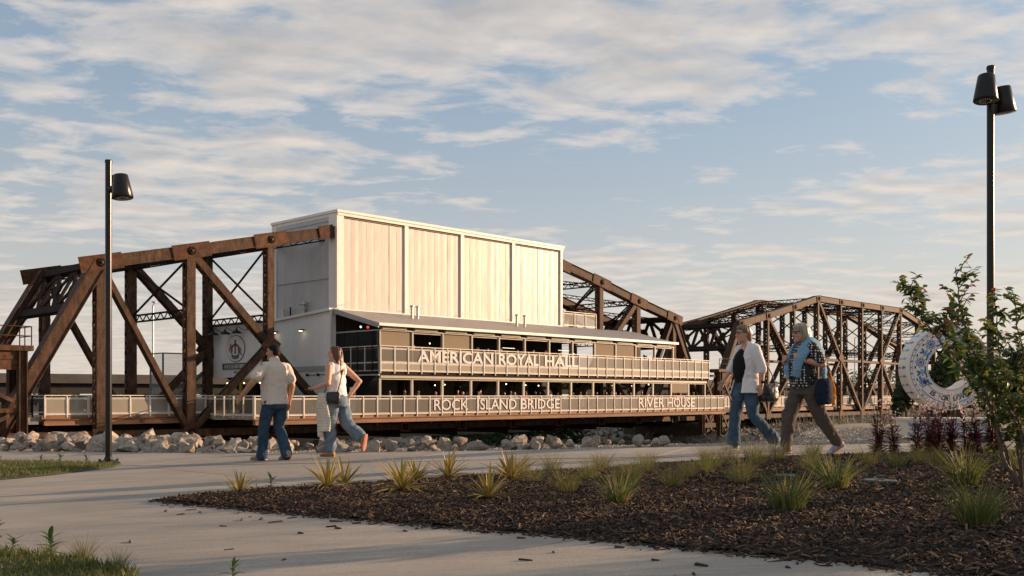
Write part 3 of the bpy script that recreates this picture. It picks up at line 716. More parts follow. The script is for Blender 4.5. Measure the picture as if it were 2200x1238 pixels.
# tower core and skins
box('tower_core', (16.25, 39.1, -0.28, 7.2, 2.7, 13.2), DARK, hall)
piers = [16.09, 22.11, 27.64, 33.28, 39.25]
def pil(a, b): box('pilaster', (a, b, -0.60, -0.26, 6.80, 13.22), WHITE, hall)
pil(16.09, 16.55); pil(39.0, 39.25)
for x in piers[1:4]: pil(x-0.17, x+0.17)
for i in range(4):
    a = piers[i]+(0.47 if i == 0 else 0.18); b = piers[i+1]-(0.26 if i == 3 else 0.18); n = 8; st = (b-a)/n
    for k in range(n):
        x0, x1 = a+k*st+0.006, a+(k+1)*st-0.006; dy = random.uniform(-0.012, 0.012); bow = random.uniform(0.0, 0.012); m = MB()
        for j in range(9):
            z_ = 6.9+(13.06-6.9)*j/8
            for t in (0, .5, 1): m.v.append((x0+(x1-x0)*t, -0.48+dy-(bow if t == .5 else 0)-0.010*noise.noise((k*3.1+t, j*0.7, i*5)), z_))
        for j in range(8):
            for t in range(2): m.f.append((j*3+t, j*3+t+1, (j+1)*3+t+1, (j+1)*3+t))
        o = len(m.v); m.v += [(x0,-0.29,6.9),(x1,-0.29,6.9),(x1,-0.29,13.06),(x0,-0.29,13.06)]; m.f += [(0,o,o+3,24),(2,26,o+2,o+1),(0,2,o+1,o),(24,o+3,o+2,26)]
        m.build('wall_panel', PANEL, hall)
    MB().tube([(a, -0.50, 13.13), (b, -0.50, 13.13)], 0.03, 6).build('track_tube', BEIGE, hall)
    MB().beam((a+0.35, -0.6, 7.25), (a+0.02, -1.0, 7.22), 0.03, 0.03).build('stay_rod', DARKSTEEL, hall)
box('base_flashing', (16.09, 39.25, -0.63, -0.27, 6.66, 6.89), WHITE, hall)
MB().box(15.95, 39.4, -0.70, 7.45, 13.42, 13.60).box(16.02, 39.32, -0.64, 7.39, 13.22, 13.42).build('roof_cap', WHITE, hall)
# left end wall of the tower (faces the path)
box('corner_trim', (15.98, 16.085, -0.60, 0.35, 6.6, 13.22), WHITE, hall)
box('corner_trim', (15.98, 16.24, 6.75, 7.32, 6.4, 13.22), WHITE, hall)
for k in range(6):
    y0 = 0.36+k*1.065; box('wall_panel', (16.05, 16.2, y0, y0+1.055, 6.4, 12.9), GPANEL, hall)
box('head_trim', (16.0, 16.22, 0.36, 6.74, 12.905, 13.22), GPANEL, hall)
box('end_rail', (15.96, 16.06, 0.4, 6.7, 9.0, 9.06), GPANEL, hall)
# right end wall (away from the path)
box('end_wall', (39.1, 39.25, -0.25, 7.2, 6.4, 13.22), PANEL, hall)
# lower white block in front of the tower end
m = MB(); x0 = 15.55
for k in range(18):
    ya, yb = -0.45+k*0.415, -0.45+(k+1)*0.415-0.012; zt = lambda y: 6.72-0.062*(y+0.45)
    s_ = MB().prism([(ya, 3.02), (yb, 3.02), (yb, zt(yb)), (ya, zt(ya))], lambda y, z_: (x0, y, z_), lambda y, z_: (16.0, y, z_)); s_.build('siding_board', SIDING, hall)
    box('siding_board', (x0, 16.0, ya, yb, -0.2, 2.68), SIDING, hall)
box('band_flashing', (x0-0.06, 15.98, -0.5, 7.05, 2.68, 3.02), mat('grey_flashing', (0.34,0.35,0.36), 0.4, 0.2), hall)
m = MB(); m.prism([(-0.6, 6.72), (7.2, 6.24), (7.2, 6.40), (-0.6, 6.90)], lambda y, z_: (x0-0.22, y, z_), lambda y, z_: (16.3, y, z_)); m.build('shed_roof', WHITE, hall)
MB().tube([(x0-0.08, -0.62, -0.2), (x0-0.08, -0.62, 6.7)], 0.07, 8).build('downspout', GALV, hall)
for y, h, r_ in ((5.6, 0.75, 0.10), (4.75, 0.9, 0.06)): MB().lathe([(0,0),(r_,0),(r_,h),(0,h)], 12, (15.85, y, 6.4)).build('flue_pipe', GALV if r_ > .08 else BLACKM, hall, False)
MB().lathe([(0,0),(.16,0),(.16,.55),(.24,.58),(.24,.72),(.12,.76),(.12,.9),(.3,.93),(.3,1.12),(0,1.16)], 16, (15.85, 3.2, 6.45)).build('exhaust_fan', GALV, hall)
def wall_light(y, z_, ext=0.32):
    o = MB().box(x0-ext, x0, y-0.05, y+0.05, z_+0.03, z_+0.10).box(x0-ext-0.1, x0-ext+0.12, y-0.13, y+0.13, z_-0.02, z_+0.06).build('wall_light', BLACKM, hall)
    box('lens', (x0-ext-0.08, x0-ext+0.1, y-0.11, y+0.11, z_-0.035, z_-0.022), emit('warm_lens', (1,0.72,0.4), 4), o)
wall_light(5.9, 5.5); wall_light(2.6, 5.5)
for y in (2.1, 0.8): MB().ico((x0-0.12, y, 2.42), 0.11, 2).box(x0-0.12, x0, y-0.03, y+0.03, 2.38, 2.46).build('flood_light', BLACKM, hall)
MB().tube([(x0-0.03, 2.1, 2.42), (x0-0.03, -0.4, 2.42)], 0.02, 6).build('conduit', BLACKM, hall)
# shed roof over the near galleries, corrugated
m = MB(); nx = 150; xa, xb = 15.75, 49.2
for i in range(nx*2+1):
    x = xa+(xb-xa)*i/(nx*2); dz = 0.010 if i % 2 else 0.0
    for k_, (y, z_) in enumerate(((-0.62, 6.82), (-5.35, 5.62), (-5.35, 5.50), (-0.62, 6.64))): m.v.append((x, y, z_+(dz if k_ in (0, 1) else 0)))
for i in range(nx*2):
    for k in range(4): m.f.append((i*4+k, (i+1)*4+k, (i+1)*4+(k+1) % 4, i*4+(k+1) % 4))
m.f.append((0,1,2,3)); m.f.append(tuple(nx*8+k for k in (3,2,1,0))); m.build('gallery_roof', ROOFM, hall)
box('flat_roof', (39.3, 49.1, -0.5, 7.2, 6.45, 6.72), ROOFM, hall)
m = MB(); m.prism([(-0.62, 6.88), (-5.42, 5.68), (-5.42, 5.36), (-0.62, 6.54)], lambda y, z_: (15.66, y, z_), lambda y, z_: (15.74, y, z_)); m.build('gable_flashing', mat('grey_flashing', (0.34,0.35,0.36)), hall)
MB().box(15.7, 49.25, -5.50, -5.37, 5.49, 5.68).build('gutter', WHITE, hall)
for x, y in ((21.24,-2.2),(21.75,-2.2),(31.93,-2.2),(32.83,-2.2)):
    z_ = 6.84-(abs(y)-0.5)*0.255; MB().lathe([(0,0),(.10,0),(.10,.85),(.16,.87),(.16,.98),(0,1.0)], 12, (x, y, z_-0.05)).build('vent_pipe', GALV, hall)
# structure of the galleries
BAY = 2.742; X0 = 16.09
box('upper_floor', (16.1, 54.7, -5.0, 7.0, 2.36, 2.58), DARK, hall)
box('upper_shadow_edge', (16.1, 54.72, -5.04, -5.01, 2.33, 2.52), DARKSTEEL, hall)  # dark colour paints the shadow gap below the upper balcony
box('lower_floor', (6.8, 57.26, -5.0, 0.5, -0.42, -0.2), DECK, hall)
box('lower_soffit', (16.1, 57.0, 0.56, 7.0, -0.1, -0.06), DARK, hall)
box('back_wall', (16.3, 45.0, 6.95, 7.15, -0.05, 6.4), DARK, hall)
box('bar_wall', (19.0, 38.0, 2.2, 2.4, -0.05, 2.35), mat('bar_wall', (0.16,0.14,0.12), 0.8, var=0.3, vs=0.8), hall)
for a, b in ((6.8, 13.9), (13.92, 19.0), (19.02, 34.5), (34.52, 57.3)): MB().box(a, b, -5.28, -5.02, -0.70, -0.46).box(a, b, -5.36, -4.9, -0.455, -0.43).box(a, b, -5.36, -4.9, -0.725, -0.705).build('edge_beam', WOOD, hall)
box('edge_plank', (6.8, 57.26, -5.12, -5.02, -0.425, -0.18), WOOD, hall)
for x in np.arange(8.0, 57, 2.8): MB().box(x-0.06, x+0.06, -4.85, -0.3, -0.80, -0.43).build('cantilever_beam', DARKSTEEL, hall)
for i, x in enumerate(np.arange(9.0, 57, 2.3)): MB().lathe([(0,0),(.11,0),(.05,.12),(0,.12)], 10, (x, -5.0, -0.86)).build('deck_downlight', STEEL2, hall)
def frame_bay(xa, z0, z1, fr=0.06, y=-5.0):
    m = MB(); xb = xa+BAY
    m.box(xa+0.07, xa+0.07+fr, y-0.04, y+0.04, z0, z1).box(xb-0.07-fr, xb-0.07, y-0.04, y+0.04, z0, z1).box(xa+0.07+fr, xb-0.07-fr, y-0.04, y+0.04, z1-fr, z1)
    return m.build('window_frame', BEIGE, hall)
for i in range(13): box('mullion', (X0+i*BAY-0.06, X0+i*BAY+0.06, -5.10, -4.92, 2.6, 5.22), BEIGE, hall)
for i in range(15): box('mullion', (X0+i*BAY*0.992-0.05, X0+i*BAY*0.992+0.05, -5.06, -4.92, -0.2, 2.14), BEIGE, hall)
box('header_beam', (X0, 49.05, -5.14, -4.9, 5.22, 5.30), BEIGE, hall); box('header_beam', (X0, 54.3, -5.14, -4.9, 2.14, 2.30), BEIGE, hall)
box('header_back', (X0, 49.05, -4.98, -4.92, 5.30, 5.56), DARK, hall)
SH_UP = (0, 2, 8, 9)
for i in range(12):
    xa = X0+i*BAY
    if i in SH_UP: box('roller_shade', (xa+0.08, xa+BAY-0.08, -5.02, -4.99, 2.6, 5.21), SHADE, hall)
    else: frame_bay(xa, 2.6, 5.17)
    box('shade_cassette', (xa+0.1, xa+BAY*0.78, -5.22, -5.0, 5.31, 5.46), BEIGE, hall)
for i in range(14):
    xa = X0+i*BAY*0.992; frame_bay(xa, -0.2, 2.1)
    if i == 12: box('roller_shade', (xa+0.14, xa+BAY-0.16, -5.03, -5.0, 1.25, 2.03), SHADE, hall)
# glazed end of the galleries facing left
for y in (-0.6, -2.75, -4.35, -5.0): box('mullion', (16.02, 16.10, y-0.05, y+0.05, 2.6, 5.2), BLACKM, hall)
for y in (-0.7, -2.75, -4.9): box('mullion', (16.02, 16.10, y-0.05, y+0.05, -0.2, 2.3), BLACKM, hall)
for z_ in (5.2, 2.30): box('transom', (15.98, 16.1, -5.05, -0.4, z_, z_+0.09), mat('grey_flashing', (0.34,0.35,0.36)), hall)
for ya, yb in ((-2.7,-0.65),(-4.3,-2.8),(-4.95,-4.4)): box('glass_pane', (16.05, 16.07, ya, yb, 2.6, 5.18), DGLASS, hall)
for ya, yb in ((-2.7,-0.75),(-4.85,-2.8)): box('glass_pane', (16.05, 16.07, ya, yb, -0.2, 2.28), DGLASS, hall)
box('door', (15.98, 16.02, -2.6, -2.0, -0.2, 1.55), WHITE, hall); box('poster', (15.965, 15.975, -2.5, -2.15, 0.9, 1.3), mat('red_poster', (0.5,0.06,0.04), 0.6), hall)
box('band', (16.0, 16.08, -5.0, -0.5, 2.32, 2.6), DARKSTEEL, hall)
# lights inside the galleries
BULB = emit('warm_bulb', (1.0,0.66,0.32), 3.5)
for i in range(15):
    x = random.uniform(18, 53); lvl = i % 3 == 0; z_ = 4.7 if lvl else random.uniform(1.75, 2.05)
    if lvl and x > 48: continue
    MB().ico((x, random.uniform(-4.2, 1.5), z_), 0.05, 1).build('bulb', BULB, hall)
for x, y in ((17.2,-3.8),(18.3,-2.2),(24,-3),(30,-2.6),(36,-3)): box('strip_light', (x, x+1.3, y, y+0.06, 4.62, 4.66), emit('strip_light', (1,0.80,0.58), 0.9), hall)
MB().ico((16.8, -2.9, 5.55), 0.10, 1).build('stage_light', emit('red_light', (1,0.08,0.03), 0.6), hall); MB().ico((16.9, -2.0, 5.62), 0.09, 1).build('stage_light', emit('white_light', (0.9,0.92,1), 0.6), hall)
# plants hanging under the upper floor
LEAFD = mat('dark_foliage', (0.045,0.075,0.02), 0.6, col2=[(0.03,0.055,0.015),(0.09,0.12,0.03)], attr='tone', trans=0.25)
def leaf_cloud(name, c, r, n, size, M, parent=None, flat=1.0, hollow=0.35):
    """n small leaf quads spread through a lumpy volume"""
    lob = [(Vector(c)+Vector((random.gauss(0,.42)*r[0], random.gauss(0,.42)*r[1], random.gauss(0,.36)*r[2])), random.uniform(.35,.6)) for _ in range(9)]
    P = []
    for i in range(n):
        lc, lr = random.choice(lob); d = Vector((random.gauss(0,1), random.gauss(0,1), random.gauss(0,1))).normalized()*(hollow+(1-hollow)*random.random()**.5)
        P.append((lc.x+d.x*lr*r[0], lc.y+d.y*lr*r[1], lc.z+d.z*lr*r[2]))
    P = np.array(P); a = rng.normal(0,1,(n,3)); a /= np.linalg.norm(a,axis=1)[:,None]; b = np.cross(a, rng.normal(0,1,(n,3))); b /= np.linalg.norm(b,axis=1)[:,None]
    s = rng.uniform(.6,1.25,n)[:,None]*size
    V = np.stack([P-a*s, P+b*s*.5, P+a*s, P-b*s*.5], 1).reshape(-1,3); F = (np.arange(n)*4)[:,None]+[[0,1,2,3]]
    me = bpy.data.meshes.new(name); me.from_pydata(V.tolist(), [], F.tolist()); me.attributes.new('tone','FLOAT','POINT').data.foreach_set('value', np.repeat(rng.uniform(0,1,n),4).astype(np.float32)); me.update()
    return link(name, me, M, parent)
for i, x in enumerate((24.5, 28.5, 31.0, 35.0, 37.5, 40.2, 43.5)):
    leaf_cloud('hanging_plant', (x, -3.8+0.4*(i % 3), 1.85), (0.7,0.5,0.3), 160, 0.10, LEAFD, hall)
# railings
railing(hall, (X0, -5.1), (54.7, -5.1), 4.25, 2.56, 1.18, mid=3.15, name='balcony_railing')
railing(hall, (X0-0.02, -0.55), (X0-0.02, -5.06), 4.25, 2.56, 1.5, mid=3.15, name='balcony_railing')
railing(hall, (54.7, -5.02), (54.7, 0.3), 4.25, 2.56, 1.3, mid=3.15, name='balcony_railing')
railing(hall, (6.81, -5.16), (57.26, -5.16), 0.99, -0.24, 1.12, name='deck_railing')
railing(hall, (57.26, -5.1), (57.26, 0.3), 0.99, -0.24, 1.2, name='deck_railing')
railing(hall, (39.8, -0.2), (44.2, -0.2), 8.2, 6.95, 1.45, name='roof_railing')
# beige fascia band behind the low panels of the balcony
box('balcony_apron', (X0+0.05, 49.0, -4.90, -4.87, 2.6, 3.05), BEIGE, hall)

# ------------------------------------------------------------------ lettering
def text_mesh(word, bold):
    cu = bpy.data.curves.new('t', 'FONT'); cu.body = word; cu.offset = bold; cu.extrude = 0.0; cu.resolution_u = 3
    to = bpy.data.objects.new('t', cu); COL.objects.link(to); dg = bpy.context.evaluated_depsgraph_get(); me = bpy.data.meshes.new_from_object(to.evaluated_get(dg))
    vs = np.array([v_.co[:] for v_ in me.vertices]); fs = [tuple(p.vertices) for p in me.polygons]
    bpy.data.objects.remove(to); bpy.data.curves.remove(cu); bpy.data.meshes.remove(me); return vs, fs
def lettering(word, a0, a1, b0, h, M, parent, place, th=0.02, bold=0.02, back=None, name='lettering', boff=(0.05,0.03)):
    """place(a, b, depth) -> xyz ; every letter is a sub-part"""
    vs, fs = text_mesh(word, bold); mn, mxx = vs.min(0), vs.max(0)
    A = a0+(vs[:,0]-mn[0])/(mxx[0]-mn[0])*(a1-a0); B = b0+(vs[:,1]-mn[1])/(mxx[1]-mn[1])*h
    par = list(range(len(vs)))
    def fd(i):
        while par[i] != i: par[i] = par[par[i]]; i = par[i]
        return i
    for f in fs:
        for i in f[1:]: par[fd(i)] = fd(f[0])
    grp = {}
    for f in fs: grp.setdefault(fd(f[0]), []).append(f)
    rt = empty(name, (0,0,0), 0, parent)
    for k, ff in sorted(grp.items(), key=lambda kv: min(A[i] for f in kv[1] for i in f)):
        for which, (da, db, dd, MM) in enumerate([(0,0,0,M)] + ([(boff[0],boff[1],-th*1.2,back)] if back else [])):
            used = sorted({i for f in ff for i in f}); ix = {v_: n_ for n_, v_ in enumerate(used)}; n_ = len(used); m = MB()
            m.v = [tuple(place(A[i]+da, B[i]+db, dd+th)) for i in used]+[tuple(place(A[i]+da, B[i]+db, dd)) for i in used]
            cnt = {}
            for f in ff:
                m.f.append(tuple(ix[i] for i in f))
                for q in range(len(f)): e = (f[q], f[(q+1) % len(f)]); cnt[e] = cnt.get(e, 0)+1
            for (p, q) in cnt:
                if (q, p) not in cnt: m.f.append((ix[q], ix[p], n_+ix[p], n_+ix[q]))
            m.build('letter' if which == 0 else 'letter_edge', MM, rt)
    return rt
LETW = mat('white_letter', (0.50,0.49,0.48), 0.5); LETR = mat('red_letter', (0.50,0.09,0.05), 0.5)
pf = lambda y: (lambda a, b, d: (a, y-d, b))
for wd, a, b in (('AMERICAN',19.24,26.35),('ROYAL',26.95,31.3),('HALL',31.95,35.9)): lettering(wd, a, b, 3.22, 0.78, LETW, hall, pf(-5.122), bold=0.014, back=mat('grey_letter_edge', (0.45,0.47,0.52), 0.5))
for wd, a, b in (('ROCK',20.65,23.85),('ISLAND',24.75,28.75),('BRIDGE',29.25,33.6)): lettering(wd, a, b, 0.00, 0.74, LETW, hall, pf(-5.182), bold=0.003)
for wd, a, b in (('RIVER',43.75,47.45),('HOUSE',47.95,52.2)): lettering(wd, a, b, -0.02, 0.78, LETW, hall, pf(-5.187), bold=-0.004, back=LETR, boff=(-0.06,0.02))

# ------------------------------------------------------------------ entrance sign wall
sg_ = empty('entrance_sign', (BX, BY, 0), BA); tag(sg_, 'white sign wall with crowned anchor emblem hanging over the bridge entrance', 'sign')
for k in range(20):
    y0 = 1.32+k*0.316; zt = 5.86-0.012*(k)
    box('siding_board', (11.36, 11.6, y0, y0+0.309, 2.36, 5.82), SIDING, sg_)
box('sign_cap', (11.3, 11.65, 1.25, 7.72, 5.83, 5.95), WHITE, sg_); box('sign_base', (11.3, 11.65, 1.25, 7.72, 2.24, 2.35), WHITE, sg_)
for y in (1.22, 7.66): box('edge_trim', (11.3, 11.64, y, y+0.09, 2.36, 5.82), mat('grey_flashing', (0.34,0.35,0.36)), sg_)
px_ = lambda d0: (lambda a, b, d: (d0-d, -a, b))          # faces left; a runs along -y
NAVY = mat('navy_paint', (0.03,0.045,0.075), 0.5); CREAM = mat('sign_cream', (0.62,0.60,0.56), 0.5); REDP = mat('red_paint', (0.33,0.05,0.04), 0.5)
cy, cz = 4.50, 4.17
def ell(a, b, n=40): return [(cy+a*math.cos(t*2*PI/n), cz+b*math.sin(t*2*PI/n)) for t in range(n)]
def disc(pts, d0, d1, M, name): return MB().prism(pts, lambda y, z_: (11.36-d1, y, z_), lambda y, z_: (11.36-d0, y, z_)).build(name, M, sg_)
disc(ell(1.18,0.92), 0.0, 0.03, NAVY, 'emblem_rim'); em = disc(ell(1.13,0.87), 0.03, 0.05, CREAM, 'emblem')
def embl(m, M, name): m.build(name, M, em)
def E(y, z_): return (11.36-0.065, cy-y, cz+z_)
def stroke(pts, w_, name, M):
    m = MB()
    for a, b in zip(pts[:-1], pts[1:]): m.beam(E(*a), E(*b), w_, 0.03, up=(1,0,0))
    for a in pts[1:-1]: m.lathe([(0,0),(w_*.5,0),(w_*.5,.029),(0,.029)], 10, (E(*a)[0]+.0145, E(*a)[1], E(*a)[2]), (-1,0,0))
    embl(m, M, name)
stroke([(0,-0.35),(0,0.45)], 0.13, 'anchor_shank', NAVY); stroke([(-0.12,0.34),(0.12,0.34)], 0.06, 'anchor_stock', NAVY)
MB().lathe([(0,0),(.09,0),(.09,.03),(0,.03)], 16, (11.36-0.05, cy, cz+0.52), (-1,0,0)).build('anchor_ring', NAVY, em)
for s_ in (-1, 1): stroke([(s_*0.5*math.cos(t*PI/8)-0*s_, -0.12+0.40*math.sin(t*PI/8) if t > 0 else -0.12-0.2) for t in range(0, 5)], 0.14, 'crown_arch', NAVY)
stroke([(-0.46,-0.42),(-0.2,-0.53),(0.2,-0.53),(0.46,-0.42)], 0.14, 'crown_band', NAVY); stroke([(-0.44,-0.60),(0,-0.68),(0.44,-0.60)], 0.06, 'crown_band', NAVY)
lettering('A', -cy-0.82, -cy-0.30, cz-0.18, 0.55, REDP, em, px_(11.30), bold=0.015); lettering('R', -cy+0.36, -cy+0.88, cz-0.45, 0.55, REDP, em, px_(11.30), bold=0.015)
nb = box('name_board', (11.30, 11.36, 2.72, 6.2, 2.72, 3.24), CREAM, sg_); box('board_face', (11.285, 11.30, 2.77, 6.15, 2.77, 3.19), NAVY, nb)
lettering('ROCK ISLAND BRIDGE', -5.85, -2.95, 2.84, 0.27, CREAM, nb, px_(11.284), th=0.01, bold=0.008)
stroke([(-0.16,-1.56),(-0.05,-1.62),(0.05,-1.62),(0.16,-1.56)], 0.07, 'small_mark', NAVY)
for y in (6.75, 5.2, 3.75):
    o = MB().tube([(11.36,y-0.75,5.45),(11.2,y-0.55,5.35),(11.05,y-0.35,5.50),(10.98,y-0.12,5.62),(10.95,y,5.52)], 0.022, 6).build('lamp_arm', BLACKM, sg_)
    MB().lathe([(0.35,0),(0.36,0.01),(0.27,0.12),(0.08,0.2),(0.06,0.33),(0,0.34)], 18, (10.95, y, 5.16)).build('lamp_shade', BLACKM, o, True)
    MB().lathe([(0,0),(.06,0),(.06,.04),(0,.04)], 8, (11.36, y-0.75, 5.45), (-1,0,0)).build('lamp_base', BLACKM, o)
# yellow kiosk below the sign
YEL = mat('yellow_paint', (0.42,0.29,0.035), 0.6, var=0.15, vs=3)
ks = empty('ticket_kiosk', (BX, BY, 0), BA); tag(ks, 'yellow ticket kiosk with dark window below the entrance sign', 'kiosk')
MB().box(13.0,14.4,2.3,2.55,-0.2,2.15).box(13.0,14.4,6.6,6.85,-0.2,2.15).box(13.0,14.4,2.55,6.6,1.85,2.15).box(13.0,14.4,2.55,6.6,-0.2,0.75).build('frame', YEL, ks)
box('window', (13.15, 13.2, 2.55, 6.6, 0.75, 1.85), DGLASS, ks); box('back_wall', (14.3, 14.4, 2.55, 6.6, 0.75, 1.85), DARK, ks); box('counter', (12.8, 13.1, 2.6, 6.5, 0.68, 0.74), WHITE, ks)
for y in (7.4, 6.3, 5.2, 4.1, 3.2): 
    o = MB().tube([(12.4, y, 2.28), (12.4, y, 1.92)], 0.012, 5).build('pendant_cord', BLACKM, ks); MB().ico((12.4, y, 1.86), 0.055, 1).build('bulb', BULB, o)
MB().tube([(12.4, 2.4, 2.28), (12.4, 8.0, 2.28)], 0.015, 5).build('cable', BLACKM, ks)
# mesh enclosure with a stair on the far side of the deck
en = empty('stair_enclosure', (BX, BY, 0), BA); tag(en, 'tall wire mesh enclosure round a stair on the far side of the deck', 'fence')
GREEN = mat('green_grey_steel', (0.16,0.19,0.19), 0.5); 
for x, y in ((8.2,8.6),(9.9,8.6),(11.6,8.6),(8.2,10.4),(11.6,10.4)): MB().tube([(x,y,-0.3),(x,y,3.9)], 0.07, 8).build('fence_post', GREEN, en)
for z_ in (3.9, 0.0): MB().tube([(8.2,10.4,z_),(8.2,8.6,z_),(11.6,8.6,z_)], 0.05, 6).build('fence_rail', GREEN, en)
WIRE = mesh_mat('wire_mesh', (0.35,0.38,0.38), 0.22)
for a, b in ((8.2,9.9),(9.9,11.6)): box('mesh_panel', (a+0.08, b-0.08, 8.6, 8.605, 0.05, 3.85), WIRE, en)
box('mesh_panel', (8.2, 8.205, 8.7, 10.3, 0.05, 3.85), WIRE, en)
MB().beam((8.4,9.0,0.0),(11.4,9.0,2.6),0.06,0.28).build('stair_stringer', GREEN, en); MB().beam((8.4,9.0,0.9),(11.4,9.0,3.5),0.05,0.05).build('stair_rail', GREEN, en)
for k in range(10): box('tread', (8.5+k*0.3, 8.78+k*0.3, 9.05, 10.1, 0.1+k*0.26, 0.14+k*0.26), GREEN, en)
# ------------------------------------------------------------------ people
def remeshed(mb, voxel, name, disp=None, smooth=2):
    me = mb.mesh('tmp'); o = bpy.data.objects.new('tmp', me); COL.objects.link(o)
    md = o.modifiers.new('r', 'REMESH'); md.mode = 'VOXEL'; md.voxel_size = voxel; md.use_smooth_shade = True
    if smooth: sm = o.modifiers.new('s', 'SMOOTH'); sm.factor = 0.5; sm.iterations = smooth
    dg = bpy.context.evaluated_depsgraph_get(); out = bpy.data.meshes.new_from_object(o.evaluated_get(dg)); out.name = name
    bpy.data.objects.remove(o); bpy.data.meshes.remove(me)
    if disp:
        n = len(out.vertices); co = np.empty(n*3, np.float32); out.vertices.foreach_get('co', co); co = co.reshape(-1,3)
        no = np.array([v_.normal[:] for v_ in out.vertices], np.float32); d = np.array([disp(Vector(c)) for c in co.tolist()], np.float32)
        co += no*d[:,None]; out.vertices.foreach_set('co', co.ravel()); out.update()
    out.shade_smooth(); return out
def limb(m, pts, rs, n=14):
    P = []; Q = []
    for i in range(len(pts)-1):
        for k in range(4): t = k/4; P.append(Vector(pts[i]).lerp(Vector(pts[i+1]), t)); Q.append(rs[i]+(rs[i+1]-rs[i])*t)
    P.append(Vector(pts[-1])); Q.append(rs[-1]); m.tube(P, Q, n)
    for p, r_ in zip(pts, rs): m.ico(p, r_*0.99, 2)
def hand(m, w_, d, pn, side, curl=0.5, s=1.0):
    """w_ wrist, d direction of the palm, pn palm normal, side vector towards the thumb"""
    w_ = Vector(w_); d = Vector(d).normalized(); pn = Vector(pn); pn = (pn-d*pn.dot(d)).normalized(); sd = d.cross(pn).normalized()
    if sd.dot(Vector(side)) < 0: sd = -sd
    m.loft([(w_, sd*.026*s, pn*.018*s, 1), (w_+d*.03*s, sd*.036*s, pn*.017*s, 1), (w_+d*.07*s, sd*.042*s, pn*.014*s, 1), (w_+d*.092*s, sd*.038*s, pn*.011*s, 1)], 14)
    for k, (off, L_) in enumerate(((.030,.070),(.011,.079),(-.010,.073),(-.029,.057))):
        p = w_+d*.085*s+sd*off*s; a = 0.25*curl; pts = [p]; 
        for q in range(3):
            a += curl*(0.35+0.3*q); p = p+(d*math.cos(a)+pn*math.sin(a))*(L_*s*(.45,.32,.26)[q]); pts.append(p)
        m.tube(pts, [.0095*s,.009*s,.0083*s,.007*s], 8); m.ico(pts[-1], .007*s, 1)
    p = w_+d*.025*s+sd*.030*s; q = p+(d*.55+sd*.75+pn*.3).normalized()*.042*s; r_ = q+(d*.85+sd*.2+pn*.35).normalized()*.036*s
    m.tube([p, q, r_], [.014*s,.0105*s,.0085*s], 8); m.ico(r_, .0085*s, 1)
def head(m, c, f, s=1.0, tilt=0.0):
    c = Vector(c); f = Vector((math.cos(f), math.sin(f), 0)); l = Vector((-f.y, f.x, 0)); u_ = Vector((0,0,1))
    f = (f*math.cos(tilt)+u_*math.sin(tilt)).normalized(); u_ = f.cross(l)
    T = [(-.119,.052,.020,.022,.9),(-.104,.035,.040,.052,.9),(-.075,.014,.055,.078,.85),(-.04,.004,.064,.088,.95),(0,0,.070,.091,1.05),(.04,-.002,.073,.092,1.10),(.075,-.004,.068,.083,1.12),(.10,-.006,.050,.060,1.15),(.116,-.008,.022,.028,1.2)]
    m.loft([(c+u_*z*s+f*o*s, l*hw*s, f*fr*s, bk) for z, o, hw, fr, bk in T], 24)
    m.tube([c+(f*.088+u_*.022)*s, c+(f*.104-u_*.004)*s, c+(f*.117-u_*.026)*s, c+(f*.092-u_*.036)*s], [.008*s,.010*s,.013*s,.010*s], 8)
    m.ico(c+(f*.086-u_*.062)*s, .015*s, 1); m.ico(c+(f*.083-u_*.10)*s, .02*s, 1)
    for k in (-1, 1):
        m.ico(c+(l*.073*k-f*.008-u_*.004)*s, (.018*s,.018*s,.030*s), 1); m.ico(c+(f*.082+l*.028*k+u_*.036)*s, .014*s, 1); m.ico(c+(f*.070+l*.036*k-u_*.03)*s, .022*s, 1)
    return f, l, u_
SKIN1 = mat('skin_tan', (0.36,0.19,0.115), 0.55, var=0.08, vs=8); SKIN2 = mat('skin_light', (0.50,0.28,0.19), 0.55, var=0.08, vs=8)
def cloth(name, col, var=0.14, vs=6, bump=0.25, bs=60, **k): return mat(name, col, 0.88, var=var, vs=vs, bump=bump, bs=bs, spec=0.25, **k)
def wr(scale, amp, st=(1,1,1), seed=0):
    def f(p): return amp*(noise.noise((p.x*scale*st[0]+seed, p.y*scale*st[1], p.z*scale*st[2]))+0.5*noise.noise((p.x*scale*2.3*st[0], p.y*scale*2.3*st[1]+seed, p.z*scale*2.3*st[2])))
    return f
def folds(amp, f=28, seed=0, st=0.35):
    """ridged creases"""
    def g_(p):
        q = noise.noise((p.x*f*st+seed, p.y*f*st, p.z*f*0.35+seed)); return amp*(1-abs(q)*2.4)*max(0, 0.5+noise.noise((p.x*5, p.y*5+seed, p.z*4)))
    return g_
def shoe(root, ank, ang, pitch, M, MS, s=1.0, name='shoe'):
    """ank: ankle joint; ang: heading of the toe in the figure's frame; pitch: heel up positive"""
    f = Vector((math.cos(ang)*math.cos(pitch), math.sin(ang)*math.cos(pitch), -math.sin(pitch))); l = Vector((-math.sin(ang), math.cos(ang), 0)); u_ = f.cross(l)
    o = Vector(ank)-u_*0.085*s; m = MB(); ms = MB(); R1 = []; R2 = []
    for x, hw, h in ((-.078,.018,.05),(-.07,.034,.075),(-.04,.040,.095),(.0,.041,.095),(.05,.042,.075),(.10,.048,.055),(.15,.047,.042),(.185,.034,.030),(.20,.014,.02)):
        R1.append((o+f*x*s+u_*(h/2+.012)*s, l*hw*s, u_*(h/2)*s, 1)); R2.append((o+f*x*1.02*s+u_*.009*s, l*hw*1.08*s, u_*.013*s, 1))
    m.loft(R1, 16); ms.loft(R2, 16)
    sh = m.build(name, M, root, True); ms.build('sole', MS, sh, True); return sh
